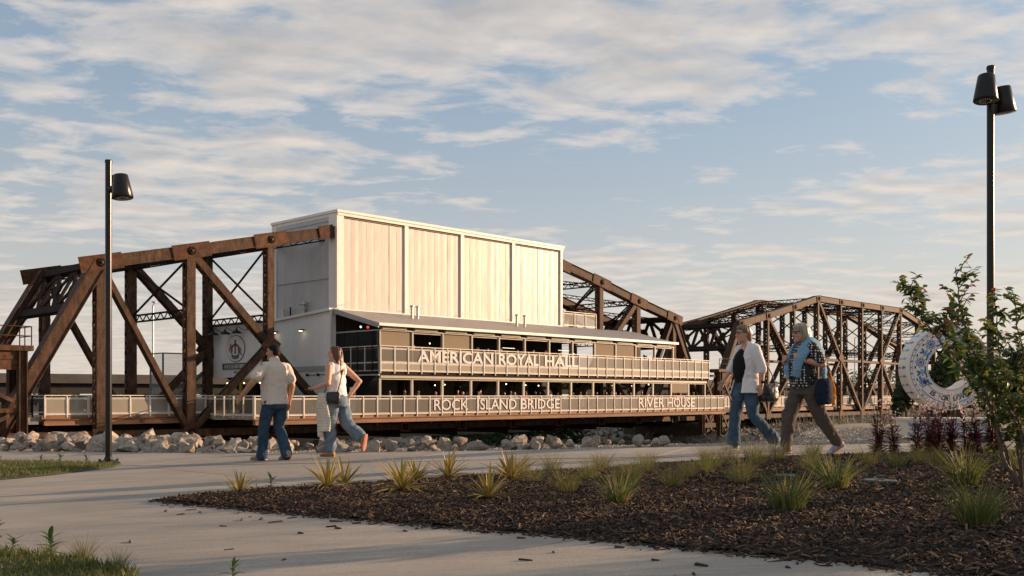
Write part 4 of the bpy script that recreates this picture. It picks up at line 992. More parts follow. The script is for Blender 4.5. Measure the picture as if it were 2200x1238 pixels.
def sub(root, name, mb, vox, M, disp=None, smooth=2): return link(name, remeshed(mb, vox, name, disp, smooth), M, root)
def torso(m, rings, lean=0.0, n=28):
    """rings z, xoff, halfwidth, front, back/front"""
    m.loft([(Vector((x, yo, z)), Vector((0,-hw,0)), Vector((fr,0,0)), bk) for z, x, yo, hw, fr, bk in rings], n)
HAIRB = mat('black_hair', (0.010,0.008,0.007), 0.6, spec=0.15, var=0.5, vs=30, stretch=(3,3,0.4)); HAIRR = mat('auburn_hair', (0.16,0.040,0.016), 0.42, col2=(0.045,0.014,0.008), vs=26, stretch=(3,3,0.18)); HAIRG = mat('grey_hair', (0.50,0.44,0.35), 0.42, col2=(0.13,0.105,0.08), vs=22, stretch=(3,3,0.15)); HAIRS = mat('brown_grey_hair', (0.24,0.165,0.10), 0.45, col2=(0.08,0.055,0.04), vs=30, stretch=(3,3,0.2))
LENS = mat('dark_lens', (0.03,0.022,0.018), 0.08); FRAME = mat('spectacle_frame', (0.02,0.02,0.02), 0.3)
def glasses(root, c, fr, s, lens=None):
    f, l, u_ = fr; c = Vector(c); m = MB()
    for k in (-1, 1):
        cc_ = c+(f*.096+l*.034*k+u_*.014)*s; pts = [cc_+l*(.027*s*math.cos(t*PI/6))+u_*(.021*s*math.sin(t*PI/6)) for t in range(13)]; m.tube(pts, .0032*s, 6)
        m.tube([c+(f*.094+l*.062*k+u_*.022)*s, c+(f*.02+l*.078*k+u_*.02)*s, c+(-f*.015+l*.077*k+u_*.012)*s], .003*s, 6)
    m.tube([c+(f*.10+l*.008+u_*.018)*s, c+(f*.10-l*.008+u_*.018)*s], .003*s, 6); o = m.build('glasses', FRAME, root)
    if lens:
        for k in (-1, 1): MB().lathe([(0,0),(.024*s,0),(.024*s,.003),(0,.003)], 14, c+(f*.094+l*.034*k+u_*.014)*s, f).build('lens', lens, o)
def eyes(root, c, fr, s):
    f, l, u_ = fr
    for k in (-1, 1): MB().ico(Vector(c)+(f*.083+l*.031*k+u_*.016)*s, .0105*s, 1).build('eye', mat('eye_dark', (0.03,0.02,0.015), 0.2), root)
def legs_skin(m, J):
    for s_ in ('L','R'): limb(m, [J['hip'+s_], J['knee'+s_], J['ank'+s_]], [.075,.052,.036])
DENIM = cloth('blue_denim', (0.030,0.062,0.105), var=0.45, vs=9); DENIML = cloth('faded_denim', (0.14,0.19,0.245), var=0.35, vs=9)

# --- man in a pale polo shirt, seen from behind
def V(*a): return Vector(a)
mx_, my_ = -3.66, 15.37
man = empty('person', (mx_, my_, g(mx_)+0.006), R(141)); tag(man, 'man in pale short-sleeved polo shirt and dark jeans walking away', 'person')
J = dict(hipL=V(.01,.11,.93), kneeL=V(.13,.11,.50), ankL=V(.19,.10,.095), hipR=V(.0,-.11,.93), kneeR=V(.03,-.10,.50), ankR=V(-.17,-.085,.13))
sL, eL, wL = V(.0,.225,1.445), V(.03,.40,1.19), V(.20,.47,.985); sR, eR, wR = V(.0,-.225,1.445), V(-.06,-.285,1.15), V(.0,-.275,.905)
b = MB(); legs_skin(b, J); torso(b, [(.88,0,0,.15,.11,1),(1.2,.0,0,.17,.12,1),(1.45,0,0,.17,.10,1),(1.5,0,0,.08,.08,1)])
limb(b, [V(0,0,1.46), V(.02,0,1.58)], [.075,.068]); limb(b, [sL,eL,wL], [.062,.050,.034]); limb(b, [sR,eR,wR], [.062,.050,.034])
hand(b, wL, wL-eL+V(.05,0,-.06), V(0,-1,.1), V(1,0,0), 0.45, 1.08); hand(b, wR, V(.05,.03,-1), V(0,1,0), V(1,0,0), 0.55, 1.08)
hc = V(.035,0,1.665); fr = head(b, hc, R(28), 1.04); sub(man, 'body', b, .0075, SKIN1); eyes(man, hc, fr, 1.04)
b = MB(); f, l, u_ = fr
b.loft([(hc+u_*z-f*o, l*hw, f*a_, k) for z, o, hw, a_, k in ((-.055,.045,.062,.035,1.7),(-.02,.035,.076,.06,1.25),(.03,.02,.083,.09,1.08),(.075,.006,.082,.094,1.08),(.105,.004,.066,.078,1.05),(.128,.006,.032,.04,1.1))], 22)
sub(man, 'hair', b, .008, HAIRB, wr(40,.003))
b = MB(); torso(b, [(.865,-.01,0,.215,.155,1.0),(.90,-.005,0,.212,.160,1.0),(1.0,.015,0,.218,.178,.85),(1.12,.02,0,.216,.182,.8),(1.25,.01,0,.212,.155,.92),(1.36,.0,0,.212,.132,1.05),(1.44,-.005,0,.20,.115,1.05),(1.49,-.005,0,.13,.09,1.05),(1.53,.0,0,.078,.075,1.0),(1.575,.012,0,.078,.080,1.0),(1.58,.012,0,.06,.06,1.0)])
limb(b, [sL+V(0,-.08,-.01), sL+V(0,-.015,-.012), sL.lerp(eL,.62)], [.078,.078,.085]); limb(b, [sR+V(0,.08,-.01), sR+V(0,.015,-.012), sR.lerp(eR,.66)], [.078,.078,.084])
fd = folds(.012, 30, 2, .5); w1 = wr(7,.007)
sub(man, 'polo_shirt', b, .011, cloth('pale_polo', (0.56,0.50,0.45), var=0.05, vs=20), lambda p: fd(p)+w1(p))
b = MB(); torso(b, [(.80,-.01,0,.185,.135,1.1),(.88,-.005,0,.19,.14,1.1),(.97,.0,0,.185,.14,1)])
for s_ in ('L','R'):
    k = J['knee'+s_]; a_ = J['ank'+s_]; limb(b, [J['hip'+s_]+V(0,-.01 if s_ == 'L' else .01,-.04), k, k.lerp(a_,.6), a_+V(-.01,0,-.045)], [.112,.084,.078,.084])
fd2 = folds(.010, 30, 5); w2 = wr(9,.010); sub(man, 'jeans', b, .011, DENIM, lambda p: fd2(p)*1.2+w2(p))
GREYS = mat('grey_trainer', (0.30,0.27,0.24), 0.7, var=0.5, vs=22); SOLEW = mat('tan_sole', (0.36,0.20,0.11), 0.7)
shoe(man, J['ankL']+V(.0,0,-.005), R(12), 0.0, GREYS, SOLEW, 1.1); shoe(man, J['ankR'], R(-8), 0.28, GREYS, SOLEW, 1.1)

# --- woman with long auburn hair
wx_, wy_ = -2.74, 15.57
wo2 = empty('person', (wx_, wy_, g(wx_)+0.006), R(150)); tag(wo2, 'woman with long auburn hair, white sleeveless top and loose jeans', 'person')
J = dict(hipL=V(.0,.10,.92), kneeL=V(.06,.11,.50), ankL=V(-.02,.11,.095), hipR=V(-.01,-.10,.92), kneeR=V(-.10,-.11,.53), ankR=V(-.40,-.12,.31))
J['ankL'] = V(.04,.10,.095)
sL, eL, wL = V(.01,.175,1.415), V(-.05,.27,1.15), V(.21,.27,1.08); sR, eR, wR = V(.0,-.175,1.415), V(-.16,-.36,1.19), V(-.09,-.22,.985)
b = MB(); legs_skin(b, J); torso(b, [(.88,0,0,.15,.10,1),(1.1,.0,0,.13,.10,1),(1.3,0,0,.155,.11,1),(1.43,0,0,.15,.085,1),(1.47,0,0,.07,.06,1)])
limb(b, [V(0,0,1.43), V(.025,0,1.54)], [.055,.05]); limb(b, [sL,eL,wL], [.056,.047,.030]); limb(b, [sR,eR,wR], [.056,.045,.030])
hand(b, wL, wL-eL, V(0,-.3,1), V(0,-1,.3), 0.75, .95); hand(b, wR, V(.5,.35,-.75), V(.2,1,0), V(1,0,0), 0.45, .95)
hc = V(.045,0,1.615); fr = head(b, hc, R(22), .97, .05); sub(wo2, 'body', b, .0075, SKIN2); eyes(wo2, hc, fr, .97)
b = MB(); f, l, u_ = fr
b.loft([(hc+u_*.125-f*.005, l*.03, f*.04, 1.1), (hc+u_*.10-f*.01, l*.072, f*.082, 1.1), (hc+u_*.05-f*.02, l*.088, f*.085, 1.25), (hc-u_*.0-f*.035, l*.09, f*.07, 1.5), (hc-u_*.06-f*.05, l*.092, f*.05, 1.9), (hc-u_*.14-f*.09, l*.10, f*.045, 1.4), (hc-u_*.26-f*.12, l*.105, f*.04, 1.3), (hc-u_*.38-f*.12, l*.085, f*.035, 1.2), (hc-u_*.46-f*.115, l*.04, f*.02, 1)][::-1], 24)
sub(wo2, 'hair', b, .008, HAIRR, lambda p: .012*noise.noise((p.x*34, p.y*34, p.z*4))+.008*noise.noise((p.x*70, p.y*70, p.z*6)))
b = MB(); torso(b, [(.955,-.005,0,.172,.125,1.1),(1.0,-.005,0,.168,.122,1.1),(1.1,.0,0,.155,.118,1.05),(1.22,.005,0,.162,.13,.95),(1.32,.01,0,.168,.135,.85),(1.40,.0,0,.160,.105,1.0),(1.45,-.005,0,.125,.075,1.1),(1.47,-.005,0,.10,.06,1.1)])
limb(b, [V(0,.13,1.44), V(0,.145,1.33)], [.05,.07]); limb(b, [V(0,-.13,1.44), V(0,-.145,1.33)], [.05,.07])
fd = folds(.012, 26, 8); w1 = wr(8,.010,seed=3); sub(wo2, 'sleeveless_top', b, .010, cloth('white_top', (0.74,0.72,0.70), var=0.04), lambda p: fd(p)+w1(p))
b = MB(); torso(b, [(.80,-.015,0,.182,.128,1.25),(.88,-.015,0,.180,.125,1.2),(.98,-.005,0,.165,.12,1.08)])
limb(b, [J['hipL']+V(0,-.01,-.03), J['kneeL'], J['kneeL'].lerp(J['ankL'],.6), J['ankL']+V(0,0,.06)], [.115,.100,.092,.086])
limb(b, [J['hipR']+V(0,.01,-.03), J['kneeR'], J['kneeR'].lerp(J['ankR'],.5), J['kneeR'].lerp(J['ankR'],.86)], [.115,.102,.096,.092])
fd2 = folds(.012, 26, 11); w2 = wr(8,.012,seed=4); sub(wo2, 'loose_jeans', b, .010, DENIML, lambda p: fd2(p)*1.2+w2(p))
TAN = mat('tan_suede', (0.33,0.18,0.10), 0.8, var=0.15); PINK = mat('pink_sole', (0.50,0.19,0.13), 0.75, var=0.2, vs=20)
shoe(wo2, J['ankL'], R(5), 0.0, TAN, TAN, .98); shoe(wo2, J['ankR'], R(-5), 1.35, TAN, PINK, .98)
# things she carries
def world_of(e, p): return Matrix.Translation(e.location) @ Matrix.Rotation(e.rotation_euler.z, 4, 'Z') @ Vector(p)
def carried(e, name, label, cat): o = empty(name, e.location, e.rotation_euler.z); tag(o, label, cat); return o
ph = carried(wo2, 'mobile_phone', 'dark mobile phone in the hand of the auburn-haired woman', 'phone')
hp = wL+(wL-eL).normalized()*.13+V(0,-.005,.012)
MB().box(-.075,.075,-.036,.036,-.004,.004).build('case', BLACKM, ph); MB().box(-.07,.07,-.032,.032,.0045,.0055).build('screen', mat('phone_screen', (0.02,0.02,0.025), 0.1), ph)
ph.location = world_of(wo2, hp); ph.rotation_euler = (R(12), R(-8), R(150))
LEATH = mat('black_leather', (0.012,0.012,0.013), 0.38, var=0.3, vs=20, bump=0.15, bs=60)
def bag(e, name, label, c, w_, h, t, ang, strap, M):
    o = carried(e, name, label, 'bag'); f = V(math.cos(ang), math.sin(ang), 0); l = V(-math.sin(ang), math.cos(ang), 0); c = Vector(c); m = MB()
    m.loft([(c+V(0,0,z*h), f*w_*a_, l*t*k, 1) for z, a_, k in ((-.5,.30,.3),(-.47,.43,.75),(-.3,.5,1),(0,.5,1),(.3,.47,.8),(.45,.42,.5),(.5,.38,.25))], 20)
    bo = link('bag_body', remeshed(m, .010, 'bag_body', wr(10,.008)), M, o); MB().tube([c+V(0,0,h*.47)+f*w_*.40, c+V(0,0,h*.50)-f*w_*.40], .006, 6).build('zip', GALV, bo)
    MB().tube(strap, .009, 6).build('strap', M, o, True); return o
bag(wo2, 'crossbody_bag', 'small black crossbody bag on the hip of the auburn-haired woman', (-.10,.215,.93), .25, .19, .055, R(18), [V(-.18,.20,1.02),V(-.18,.13,1.18),V(-.135,.03,1.34),V(-.03,-.11,1.47),V(.05,-.09,1.44),V(.13,.03,1.25),V(.07,.21,1.0)], LEATH)
cd = carried(wo2, 'cardigan', 'cream knitted cardigan hanging from the bag strap of the auburn-haired woman', 'cardigan')
b = MB(); c0 = V(.05,.27,1.0)
b.loft([(c0+V(0,0,-z)+V(.02*math.sin(z*9),.0,0), V(.07+.06*z/.3 if z < .4 else .15-.18*(z-.4),0,0), V(0,.045+.02*math.sin(z*12),0), 1) for z in (0,.06,.14,.22,.30,.38,.46,.52,.58)][::-1], 20)
b.loft([(V(.10,.27,.52-z), V(.05-.02*z,0,0), V(0,.045,0), 1) for z in (0,.08,.14,.19)][::-1], 14)
link('knit', remeshed(b, .010, 'knit', lambda p: .012*noise.noise((p.x*24,p.y*24,p.z*5))+.004*math.sin(p.z*140)), cloth('cream_knit', (0.62,0.57,0.49), var=0.1, bump=0.5, bs=90), cd)

# --- woman in white shirt and glasses
ax_, ay_ = 3.20, 13.55
wa = empty('person', (ax_, ay_, g(ax_)+0.006), R(198)); tag(wa, 'woman with glasses in open white shirt over black top and blue jeans', 'person')
J = dict(hipL=V(.0,.10,.92), kneeL=V(-.02,.11,.50), ankL=V(-.36,.11,.165), hipR=V(.02,-.10,.92), kneeR=V(.13,-.10,.50), ankR=V(.15,-.10,.10))
sL, eL, wL = V(-.01,.185,1.405), V(-.08,.245,1.13), V(-.06,.255,.90); sR, eR, wR = V(.0,-.185,1.405), V(.10,-.23,1.14), V(.24,-.22,.95)
b = MB(); legs_skin(b, J); torso(b, [(.88,0,0,.15,.10,1),(1.1,.02,0,.15,.12,1),(1.3,.02,0,.16,.13,1),(1.42,0,0,.15,.085,1),(1.47,0,0,.07,.06,1)])
limb(b, [V(.0,0,1.42), V(.035,0,1.53)], [.058,.052]); limb(b, [sL,eL,wL], [.056,.048,.031]); limb(b, [sR,eR,wR], [.056,.045,.031])
hand(b, wL, V(.06,0,-1), V(.1,-1,0), V(1,0,0), 0.55, .97); hand(b, wR, V(.5,0,-.8), V(0,1,0), V(1,0,0), 0.5, .97)
hc = V(.06,0,1.60); fr = head(b, hc, R(0), .98); sub(wa, 'body', b, .0075, SKIN2); eyes(wa, hc, fr, .98); glasses(wa, hc, fr, .98)
MB().ico(hc+(fr[0]*.098-fr[2]*.061)*.98, (.006,.022,.006), 1).build('mouth', mat('lips', (0.32,0.11,0.09), 0.5), wa)
b = MB(); f, l, u_ = fr
b.loft([(hc+u_*z-f*o, l*hw, f*a_, k) for z, o, hw, a_, k in ((-.115,.085,.03,.02,1.2),(-.085,.075,.060,.035,1.3),(-.04,.055,.080,.045,1.6),(.0,.035,.087,.065,1.5),(.045,.012,.089,.09,1.2),(.085,.0,.083,.098,1.1),(.115,.0,.064,.072,1.1),(.132,.0,.03,.035,1.1))], 22)
sub(wa, 'hair', b, .007, HAIRS, lambda p: .009*noise.noise((p.x*30,p.y*30,p.z*7))+.006*noise.noise((p.x*60,p.y*60,p.z*12)))
b = MB(); torso(b, [(.93,.005,0,.16,.135,.9),(1.02,.02,0,.165,.165,.75),(1.14,.025,0,.162,.175,.7),(1.25,.025,0,.16,.172,.7),(1.33,.015,0,.15,.145,.8),(1.40,.005,0,.10,.10,.9)])
sub(wa, 'black_top', b, .010, cloth('black_knit', (0.010,0.010,0.011), var=0.3), wr(8,.006))
# open shirt: shell with the front left open
b = MB(); sect = [(.80,.02,.205,.19),(.88,.015,.20,.175),(1.0,.0,.19,.165),(1.12,.0,.185,.165),(1.25,.0,.19,.165),(1.34,.0,.195,.145),(1.41,-.005,.175,.105),(1.455,-.01,.12,.08),(1.49,-.005,.085,.075)]
a0, a1, na = R(34), R(326), 30; vs = []
for th in (0.0, 0.012):
    for z, xo, hw, dp in sect:
        flare = 1+0.22*max(0, 1.0-z)/.2
        for k in range(na+1):
            a_ = a0+(a1-a0)*k/na; op = 1.0+(.10*max(0,(1.2-z))/.4 if k in (0,1,na,na-1) else 0)
            vs.append((xo-.01+(dp*(1.0 if math.cos(a_) > 0 else .92)-th)*math.cos(a_)*op, (hw-th)*math.sin(a_)*flare, z))
N1 = (na+1)*len(sect); fs = []
for j in range(len(sect)-1):
    for k in range(na):
        q = j*(na+1)+k; fs.append((q, q+1, q+na+2, q+na+1)); fs.append((N1+q+na+1, N1+q+na+2, N1+q+1, N1+q))
for j in range(len(sect)-1):
    q = j*(na+1); fs.append((q+na+1, N1+q+na+1, N1+q, q)); q += na; fs.append((q, N1+q, N1+q+na+1, q+na+1))
for k in range(na): fs.append((k+1, k, N1+k, N1+k+1)); q = (len(sect)-1)*(na+1)+k; fs.append((q, q+1, N1+q+1, N1+q))
b.add(vs, fs); limb(b, [sL+V(0,-.05,-.01), sL+V(0,-.01,-.01), eL, eL.lerp(wL,.12)], [.07,.074,.066,.066]); limb(b, [sR+V(0,.05,-.01), sR+V(0,.01,-.01), eR, eR.lerp(wR,.12)], [.07,.074,.066,.066])
fd = folds(.012, 30, 15, .5); w1 = wr(6,.006,seed=9); sub(wa, 'open_shirt', b, .009, cloth('white_linen', (0.70,0.68,0.68), var=0.05), lambda p: fd(p)+w1(p), 1)
b = MB(); torso(b, [(.80,.0,0,.178,.13,1.15),(.88,.0,0,.178,.13,1.12),(.98,.01,0,.165,.13,1)])
for s_ in ('L','R'):
    k = J['knee'+s_]; a_ = J['ank'+s_]; d = (a_-k).normalized(); limb(b, [J['hip'+s_]+V(0,-.01 if s_ == 'L' else .01,-.03), k, k.lerp(a_,.5), a_-d*.02], [.108,.075,.072,.086])
fd2 = folds(.009, 30, 21); w2 = wr(9,.008,seed=6); sub(wa, 'jeans', b, .010, cloth('mid_denim', (0.05,0.092,0.145), var=0.5, vs=7), lambda p: fd2(p)*1.1+w2(p))
CREAMS = mat('cream_trainer', (0.60,0.53,0.43), 0.75, var=0.12, vs=18)
shoe(wa, J['ankL'], R(0), 0.62, CREAMS, CREAMS, .98); shoe(wa, J['ankR'], R(2), -0.05, CREAMS, CREAMS, .98)
MB().box(-.022,.022,-.004,.004,-.018,.018).build('watch', BLACKM, wa).location = wL+V(.0,.033,.045)
bag(wa, 'shoulder_bag', 'black leather shoulder bag hanging behind the woman in the white shirt', (-.22,.20,.80), .30, .24, .075, R(8), [V(-.31,.21,.88),V(-.23,.24,1.06),V(-.10,.215,1.30),V(-.03,.165,1.49),V(-.02,.19,1.40),V(-.10,.25,1.08),V(-.13,.23,.90)], LEATH)

# --- woman with the pale blue jumper over her shoulders
cx_, cy_ = 3.72, 12.63
wc = empty('person', (cx_, cy_, g(cx_)+0.006), R(192)); tag(wc, 'grey-haired woman in sunglasses with pale blue jumper round her shoulders', 'person')
J = dict(hipL=V(-.01,.10,.88), kneeL=V(-.14,.11,.50), ankL=V(-.38,.11,.155), hipR=V(.02,-.10,.88), kneeR=V(.17,-.10,.50), ankR=V(.22,-.10,.105))
sL, eL, wL = V(.0,.185,1.355), V(-.10,.25,1.13), V(.13,.17,1.20); sR, eR, wR = V(.02,-.185,1.355), V(.10,-.27,1.12), V(.24,-.10,1.18)
b = MB(); legs_skin(b, J); torso(b, [(.85,0,0,.15,.10,1),(1.05,.02,0,.15,.12,1),(1.25,.02,0,.16,.13,1),(1.37,0,0,.15,.085,1),(1.42,0,0,.07,.06,1)])
limb(b, [V(.0,0,1.37), V(.035,0,1.48)], [.058,.052]); limb(b, [sL,eL,wL], [.060,.050,.032]); limb(b, [sR,eR,wR], [.058,.047,.032])
hand(b, wL, V(.75,-.45,.45), V(-.3,-.9,.2), V(.2,0,1), 0.95, .95); hand(b, wR, V(.5,.75,.3), V(-.9,.2,.2), V(0,0,1), 0.95, .95)
hc = V(.06,0,1.535); fr = head(b, hc, R(-2), .97); sub(wc, 'body', b, .0075, SKIN2); eyes(wc, hc, fr, .97); glasses(wc, hc, fr, .97, LENS)
MB().ico(hc+(fr[0]*.097-fr[2]*.061)*.97, (.006,.02,.005), 1).build('mouth', mat('lips', (0.32,0.11,0.09), 0.5), wc)
b = MB(); f, l, u_ = fr
b.loft([(hc+u_*z-f*o, l*hw, f*a_, k) for z, o, hw, a_, k in ((-.125,.062,.070,.045,1.3),(-.105,.058,.088,.060,1.2),(-.06,.046,.094,.068,1.25),(-.01,.03,.099,.08,1.25),(.045,.012,.096,.095,1.15),(.085,.0,.086,.10,1.1),(.115,.0,.066,.075,1.1),(.133,.0,.03,.035,1.1))], 24)
sub(wc, 'hair', b, .007, HAIRG, lambda p: .008*noise.noise((p.x*40,p.y*40,p.z*4))+.004*noise.noise((p.x*80,p.y*80,p.z*8)))
DOTS = mat('dotted_blouse', (0.012,0.012,0.016), 0.8)
def dots():
    t = DOTS.node_tree; bs_ = t.nodes['Principled BSDF']; co = t.nodes.new('ShaderNodeTexCoord'); vo = t.nodes.new('ShaderNodeTexVoronoi'); vo.inputs['Scale'].default_value = 30; vo.inputs['Randomness'].default_value = 0.25
    t.links.new(co.outputs['Object'], vo.inputs['Vector']); rp = t.nodes.new('ShaderNodeValToRGB'); rp.color_ramp.interpolation = 'CONSTANT'; e = rp.color_ramp.elements; e[0].color = (0.62,0.6,0.56,1); e[1].position = 0.33; e[1].color = (0.012,0.012,0.016,1)
    t.links.new(vo.outputs['Distance'], rp.inputs[0]); t.links.new(rp.outputs[0], bs_.inputs['Base Color'])
dots()
b = MB(); torso(b, [(.84,.0,0,.19,.15,1.0),(.92,.02,0,.19,.165,.9),(1.02,.03,0,.188,.18,.8),(1.14,.035,0,.182,.185,.75),(1.25,.03,0,.18,.165,.8),(1.33,.01,0,.175,.125,.95),(1.39,.0,0,.13,.085,1.05),(1.42,.0,0,.09,.07,1)])
limb(b, [sL+V(0,-.06,-.01), sL+V(0,-.01,-.01), sL.lerp(eL,.72)], [.074,.078,.080]); limb(b, [sR+V(0,.06,-.01), sR+V(0,.01,-.01), sR.lerp(eR,.72)], [.074,.078,.080])
fd = folds(.010, 24, 31); w1 = wr(8,.008,seed=7); sub(wc, 'dotted_blouse', b, .010, DOTS, lambda p: fd(p)+w1(p))
BLUEK = cloth('pale_blue_knit', (0.17,0.33,0.47), var=0.1, bump=0.4, bs=90)
b = MB()
def strip(pts, ws, th):
    R_ = []
    for i, p in enumerate(pts):
        p = Vector(p); d = (Vector(pts[min(i+1,len(pts)-1)])-Vector(pts[max(i-1,0)])).normalized(); out_ = Vector((p.x*.8, p.y, .15)).normalized(); s_ = d.cross(out_).normalized(); R_.append((p, s_*ws[i], s_.cross(d)*th, 1))
    b.loft(R_, 16)
strip([V(.17,.10,.98),V(.185,.125,1.08),V(.165,.145,1.2),V(.10,.16,1.32),V(.0,.165,1.405),V(-.08,.10,1.43),V(-.115,.0,1.42),V(-.08,-.10,1.43),V(.0,-.16,1.405),V(.10,-.16,1.32),V(.19,-.10,1.2),V(.215,-.07,1.08),V(.21,-.06,.96)], [.055,.062,.07,.08,.085,.09,.095,.09,.085,.08,.07,.062,.055], .028)
strip([V(-.06,.12,1.40),V(-.13,.14,1.30),V(-.165,.15,1.16),V(-.18,.15,1.02),V(-.19,.14,.93)], [.10,.115,.10,.075,.05], .03)
fd = folds(.012, 24, 41); sub(wc, 'jumper', b, .009, BLUEK, lambda p: fd(p)+.004*math.sin(p.z*160)*.3)
b = MB(); torso(b, [(.76,-.01,0,.18,.135,1.2),(.84,-.005,0,.18,.135,1.15),(.93,.005,0,.17,.135,1)])
for s_ in ('L','R'):
    k = J['knee'+s_]; a_ = J['ank'+s_]; d = (a_-k).normalized(); limb(b, [J['hip'+s_]+V(0,-.01 if s_ == 'L' else .01,-.03), k, k.lerp(a_,.5), a_+d*.0], [.112,.090,.078,.066])
fd2 = folds(.011, 26, 51); w2 = wr(8,.012,seed=8); sub(wc, 'grey_trousers', b, .010, cloth('grey_brown_cotton', (0.085,0.068,0.060), var=0.15), lambda p: fd2(p)*1.2+w2(p))
LILAC = mat('lilac_trainer', (0.27,0.29,0.42), 0.7, var=0.25, vs=16); ORNG = mat('orange_sole', (0.62,0.20,0.07), 0.7, col2=(0.40,0.38,0.48), vs=9)
for q, a_, pt in (('ankL', 2, .50), ('ankR', -3, -.06)):
    sh = shoe(wc, J[q]+V(0,0,-.005), R(a_), pt, LILAC, ORNG, 1.0)
MB().tube([wL+V(-.045,.036,-.01), wL+V(-.045,.0,.034), wL+V(-.045,-.036,.0), wL+V(-.045,.0,-.034), wL+V(-.045,.036,-.01)], .009, 6).build('watch_band', mat('white_strap', (0.7,0.68,0.64), 0.6), wc)
MB().box(-.02,.02,-.006,.006,-.02,.02).build('watch', BLACKM, wc).location = wL+V(-.045,.042,.0)
bag(wc, 'crossbody_bag', 'navy blue crossbody bag on the hip of the grey-haired woman', (-.13,.235,.80), .24, .33, .06, R(4), [V(-.22,.24,.93),V(-.20,.19,1.1),V(-.12,.08,1.36),V(.0,-.10,1.42),V(.12,-.05,1.3),V(.14,.10,1.1),V(-.04,.26,.94)], cloth('navy_canvas', (0.010,0.016,0.034), var=0.3))
sc = carried(wc, 'scarf', 'orange scarf hanging at the back of the grey-haired woman', 'scarf')
b = MB(); b.loft([(V(-.26-.10*z,.14,1.03-z), V(.02+.05*math.sin(min(1,z*3.0)*PI*.8),0,.02), V(0,.014,0), 1) for z in (0,.05,.12,.20,.28,.34,.39)][::-1], 14); b.ico((-.25,.14,1.03), .032, 2); b.tube([(-.25,.14,1.03),(-.20,.15,1.02),(-.16,.15,1.06)], .02, 8)
link('fabric', remeshed(b, .008, 'fabric', wr(14,.008)), cloth('orange_cloth', (0.62,0.27,0.05), var=0.1, trans=0.25), sc)

# --- guests behind the balcony railings
def guest_mesh(k):
    b = MB(); legs = dict(hipL=V(0,.09,.88), kneeL=V(.02,.1,.48), ankL=V(0,.1,.06), hipR=V(0,-.09,.88), kneeR=V(.02,-.1,.48), ankR=V(0,-.1,.06))
    for s_ in 'LR': b.tube([legs['hip'+s_], legs['knee'+s_], legs['ank'+s_], legs['ank'+s_]+V(.0,0,-.06)], [.10,.075,.055,.05], 10)
    torso(b, [(.84,0,0,.17,.12,1),(1.1,0,0,.165,.125,1),(1.3,0,0,.19,.12,1),(1.42,0,0,.16,.09,1),(1.46,0,0,.06,.06,1),(1.54,.02,0,.05,.05,1)], n=16)
    e = [(V(.10,.25,1.13), V(.30,.12,1.10)), (V(.02,.24,1.14), V(.22,.20,.98)), (V(.14,.24,1.20), V(.24,.06,1.42))][k]
    for s_ in (1, -1): b.tube([V(0,.18*s_,1.39), V(e[0].x, e[0].y*s_, e[0].z), V(e[1].x, e[1].y*s_, e[1].z)], [.058,.046,.032], 8)
    return remeshed(b, .03, 'body', None, 1)
def guest_head():
    b = MB(); head(b, V(.02,0,1.63), 0, 1.05); return remeshed(b, .018, 'head', None, 1)
def guest_hair(long):
    b = MB(); c = V(.0,0,1.65); b.loft([(c+V(-.02,0,z), V(0,-hw,0), V(fr_,0,0), 1.2) for z, hw, fr_ in (((-.22,.07,.03),) if long else ())+((-.08,.08,.04),(.0,.09,.075),(.07,.088,.10),(.12,.05,.06))], 12); return remeshed(b, .018, 'hair', None, 1)
GM = [guest_mesh(k) for k in range(3)]; GH = guest_head(); GR = [guest_hair(False), guest_hair(True)]
GC = [cloth('guest_'+n_, c_) for n_, c_ in (('white',(0.5,0.48,0.45)),('navy',(0.03,0.04,0.08)),('red',(0.45,0.07,0.04)),('grey',(0.2,0.2,0.2)),('blue',(0.12,0.2,0.33)),('black',(0.02,0.02,0.02)),('tan',(0.32,0.24,0.16)))]
GN = ['white','navy','red','grey','blue','black','tan']
for M_, src in [(GM, None)]:
    GMM = []
    for me in GM:
        row = []
        for c_ in GC: q = me.copy(); q.materials.clear(); q.materials.append(c_); row.append(q)
        GMM.append(row)
GHM = []
for s_ in (SKIN1, SKIN2): q = GH.copy(); q.materials.clear(); q.materials.append(s_); GHM.append(q)
GRM = []
for me in GR:
    for h_ in (HAIRB, HAIRR, HAIRG, HAIRS): q = me.copy(); q.materials.clear(); q.materials.append(h_); GRM.append(q)
rp_ = random.Random(5)
def bridge_pt(lx, ly, z_): return (BX+CS*lx-SN*ly, BY+SN*lx+CS*ly, z_)
low = [17.4,19.1,19.9,21.4,22.0,23.6,24.0,24.9,25.6,26.1,27.6,28.2,29.0,29.5,30.6,31.0,31.5,32.4,33.0,34.2,34.8,36.0,36.6,37.2,38.2,39.5,40.2,41.0,41.6,42.4,43.4,43.9,44.6,46.0,46.8,48.0,49.4,50.3,50.9,52.3,53.0]
hi = [19.6,20.3,24.6,25.4,26.6,28.0,30.2,31.3,32.8,33.5,35.0,36.6,44.0,45.5,46.2,47.6,48.4,50.6,51.5,52.4]
for lvl, arr in ((0, low), (1, hi)):
    for x in arr:
        ci = rp_.randrange(7); o = empty('person', bridge_pt(x, -4.62+rp_.uniform(0,.75), -0.2 if lvl == 0 else 2.58), BA-PI/2+rp_.uniform(-1.3,1.3))
        s_ = rp_.uniform(0.80,0.90) if lvl == 0 else rp_.uniform(1.0,1.1); o.scale = (s_,s_,s_)
        link('body', GMM[rp_.randrange(3)][ci], None, o); link('head', GHM[rp_.randrange(2)], None, o); link('hair', GRM[rp_.randrange(8)], None, o)
        tag(o, 'distant guest in %s clothing behind the %s railing of the hall' % (GN[ci], 'lower' if lvl == 0 else 'upper balcony'), 'person', 'guests in %s behind the %s railing' % (GN[ci], 'lower' if lvl == 0 else 'upper'))
